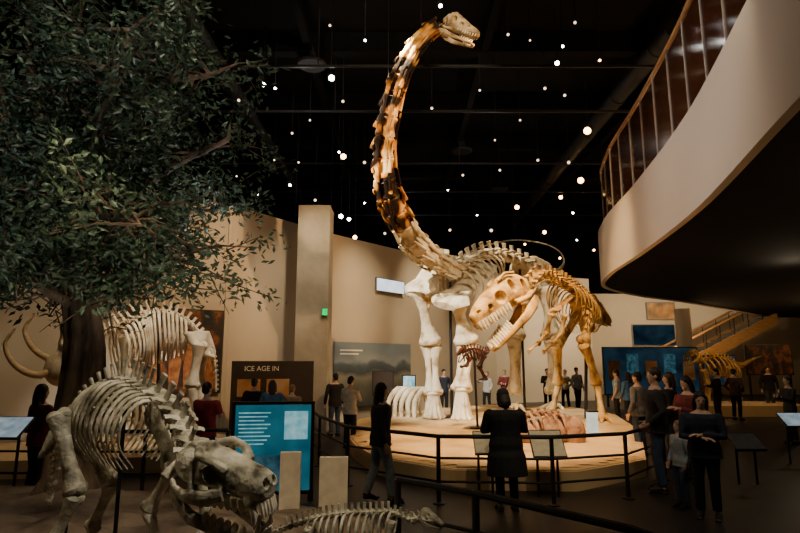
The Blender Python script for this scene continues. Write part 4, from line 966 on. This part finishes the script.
# ------------------------------------------------------------------ lights
def spot(loc, tgt, e, ang, col=(1,.82,.58), blend=.6, size=.15):
    l = bpy.data.lights.new('spot', 'SPOT'); l.energy = e; l.spot_size = R(ang); l.spot_blend = blend; l.color = col; l.shadow_soft_size = size
    o = bpy.data.objects.new('spot_lamp', l); C.objects.link(o); o.location = loc
    o.rotation_euler = (V(tgt)-V(loc)).to_track_quat('-Z','Y').to_euler(); return o
def point(loc, e, col=(1,.8,.55), size=.3):
    l = bpy.data.lights.new('pt', 'POINT'); l.energy = e; l.color = col; l.shadow_soft_size = size
    o = bpy.data.objects.new('point_lamp', l); C.objects.link(o); o.location = loc
WARM = (1,.80,.52); WHITE = (1,.92,.80); ORANGE = (1,.62,.28)
spot((-4,9.5,9.6), (1.2,16.6,2.8), 10500, 30, WHITE, size=.05)
spot((5,9,10.0), (1.3,16.5,3.2), 1600, 30, WARM, size=.08)
spot((3.5,10,10.0), (0,13.4,6.6), 2900, 46, ORANGE, size=.06)
spot((-4,10.5,8.5), (0,13.4,6.6), 1400, 50, WARM, size=.06)
spot((2,8,9.8), (.8,12.2,10.2), 900, 50, WARM)
spot((-.2,8,8.8), (2.7,13.8,3.0), 3000, 24, WARM, size=.05)
spot((7,11,9.8), (5,16.4,2.5), 2800, 34, WARM, size=.05)
spot((1.8,10,9.9), (2.2,12.5,.3), 9000, 40, ORANGE)
spot((4,12,9.9), (4.5,16,.3), 5200, 42, ORANGE)
spot((0,12,9.9), (1,18,.3), 4800, 40, WARM)
spot((3,17,9.9), (4,20.5,3), 2200, 50, WARM)
for loc, tgt, e, an in (((-6.2,10.3,8),(-8,12.5,2.6),330,50),((-2.8,12.3,8.5),(-4.9,14.7,4.0),500,48),((-1.7,14,8),(-3.3,16.8,3.0),760,48),((.3,16.3,8.5),(-1.2,19.8,3.2),1500,46),((2.2,19.3,8.5),(1,22.5,3.2),1500,48),((6,22,8.5),(5,27.3,2.8),3200,52),((9,24,8.5),(8,28.4,2.8),3200,52),((-.4,12.3,8.5),(-2.6,16.2,3.2),450,46)):
    spot(loc, tgt, e, an, WARM, 1.0, .2)
spot((-1.6,9.4,8), (-4.9,12.1,2.6), 2000, 28, WHITE, size=.06)
spot((-5,8.8,8), (-6.8,11.2,2.2), 500, 40, WARM)
spot((.9,1.6,5.6), (-1.7,3.3,1.25), 480, 48, WHITE, size=.05)
spot((-4.4,1.5,6.5), (-2.2,3.9,1.3), 260, 46, WARM, size=.06)
spot((.8,2.2,6.5), (-.3,4.2,.9), 220, 40, WARM)
spot((.2,3.0,5.5), (-.9,6.1,.7), 260, 26, WARM, size=.06)
spot((2.0,4.2,7.0), (2.0,8.8,.85), 420, 26, WARM, size=.06)  # added spot, no fixture: brightens the cream sloping signs
spot((-.6,5.2,8), (-2.4,5.8,.4), 380, 50, WARM)
spot((-1.5,2.6,8.0), (-4.2,7,5.0), 750, 66, WHITE)
spot((-1.2,5.0,1.0), (-3.6,6.9,5), 230, 75, WHITE)
spot((-2.0,8.4,3.0), (-4.2,6.9,5.2), 180, 80, (.85,.95,1))
spot((-6.2,4.4,2.0), (-4.4,7,5.5), 220, 80, (.85,.95,1))
spot((-2.0,3.6,5.0), (-4.15,7,1.9), 360, 34, WARM)  # added front spot without a fixture, lifts the trunk out of the dark
spot((-2,10,7.0), (4.6,9.0,5.3), 950, 70, (1,.86,.72), .9)
spot((1.0,4.0,9.5), (4.0,6.5,5.6), 200, 80, (1,.88,.76), .9)
point((8,10,8.5), 100, ORANGE); point((7.6,14.5,8.2), 100, ORANGE)
point((14.5,28.5,4.0), 330, ORANGE); spot((16,24,7.5), (16,34,3.5), 2800, 80, WARM, .9); spot((12.5,19,4.3), (12.5,22,1), 220, 70, ORANGE)
spot((10,24,6.5), (10.5,31,3), 1100, 70, WARM)
point((19,24,3.6), 140, ORANGE)
spot((3.6,5.5,7.5), (3.8,9.0,1), 230, 60, WARM); spot((0,3.5,8), (1.2,8.2,.8), 170, 50, WARM)
point((10,14,4.0), 40, WARM); point((6.8,7.2,4.0), 25, WARM)
point((-4.5,10.0,4.2), 40, WARM)
for x, y in ((-3,16,),(3.5,20),(0,29)): point((x,y,9.6), 45, (1,.9,.8), .2)  # unseen fill points added so the ceiling beams and tracks show faintly
wd = bpy.data.worlds.new('hall_dark'); SC.world = wd; wd.use_nodes = True
wd.node_tree.nodes['Background'].inputs[0].default_value = (.9,.8,.75,1); wd.node_tree.nodes['Background'].inputs[1].default_value = .004

# ------------------------------------------------------------------ camera
cam = bpy.data.cameras.new('camera'); co = bpy.data.objects.new('camera', cam); C.objects.link(co)
cam.sensor_width = 36; cam.lens = F*36/800; co.location = (0,0,EYE); co.rotation_euler = (R(90)+PITCH,0,0); cam.clip_end = 200
SC.camera = co

# ------------------------------------------------------------------ apply modifiers
dg = bpy.context.evaluated_depsgraph_get(); dg.update()
res = []
for o in list(C.objects):
    if o.type == 'MESH' and o.modifiers: res.append((o, bpy.data.meshes.new_from_object(o.evaluated_get(dg))))
for o, me in res:
    o.modifiers.clear(); o.data = me
    for p in me.polygons: p.use_smooth = True
for c in CUTS: bpy.data.objects.remove(c)
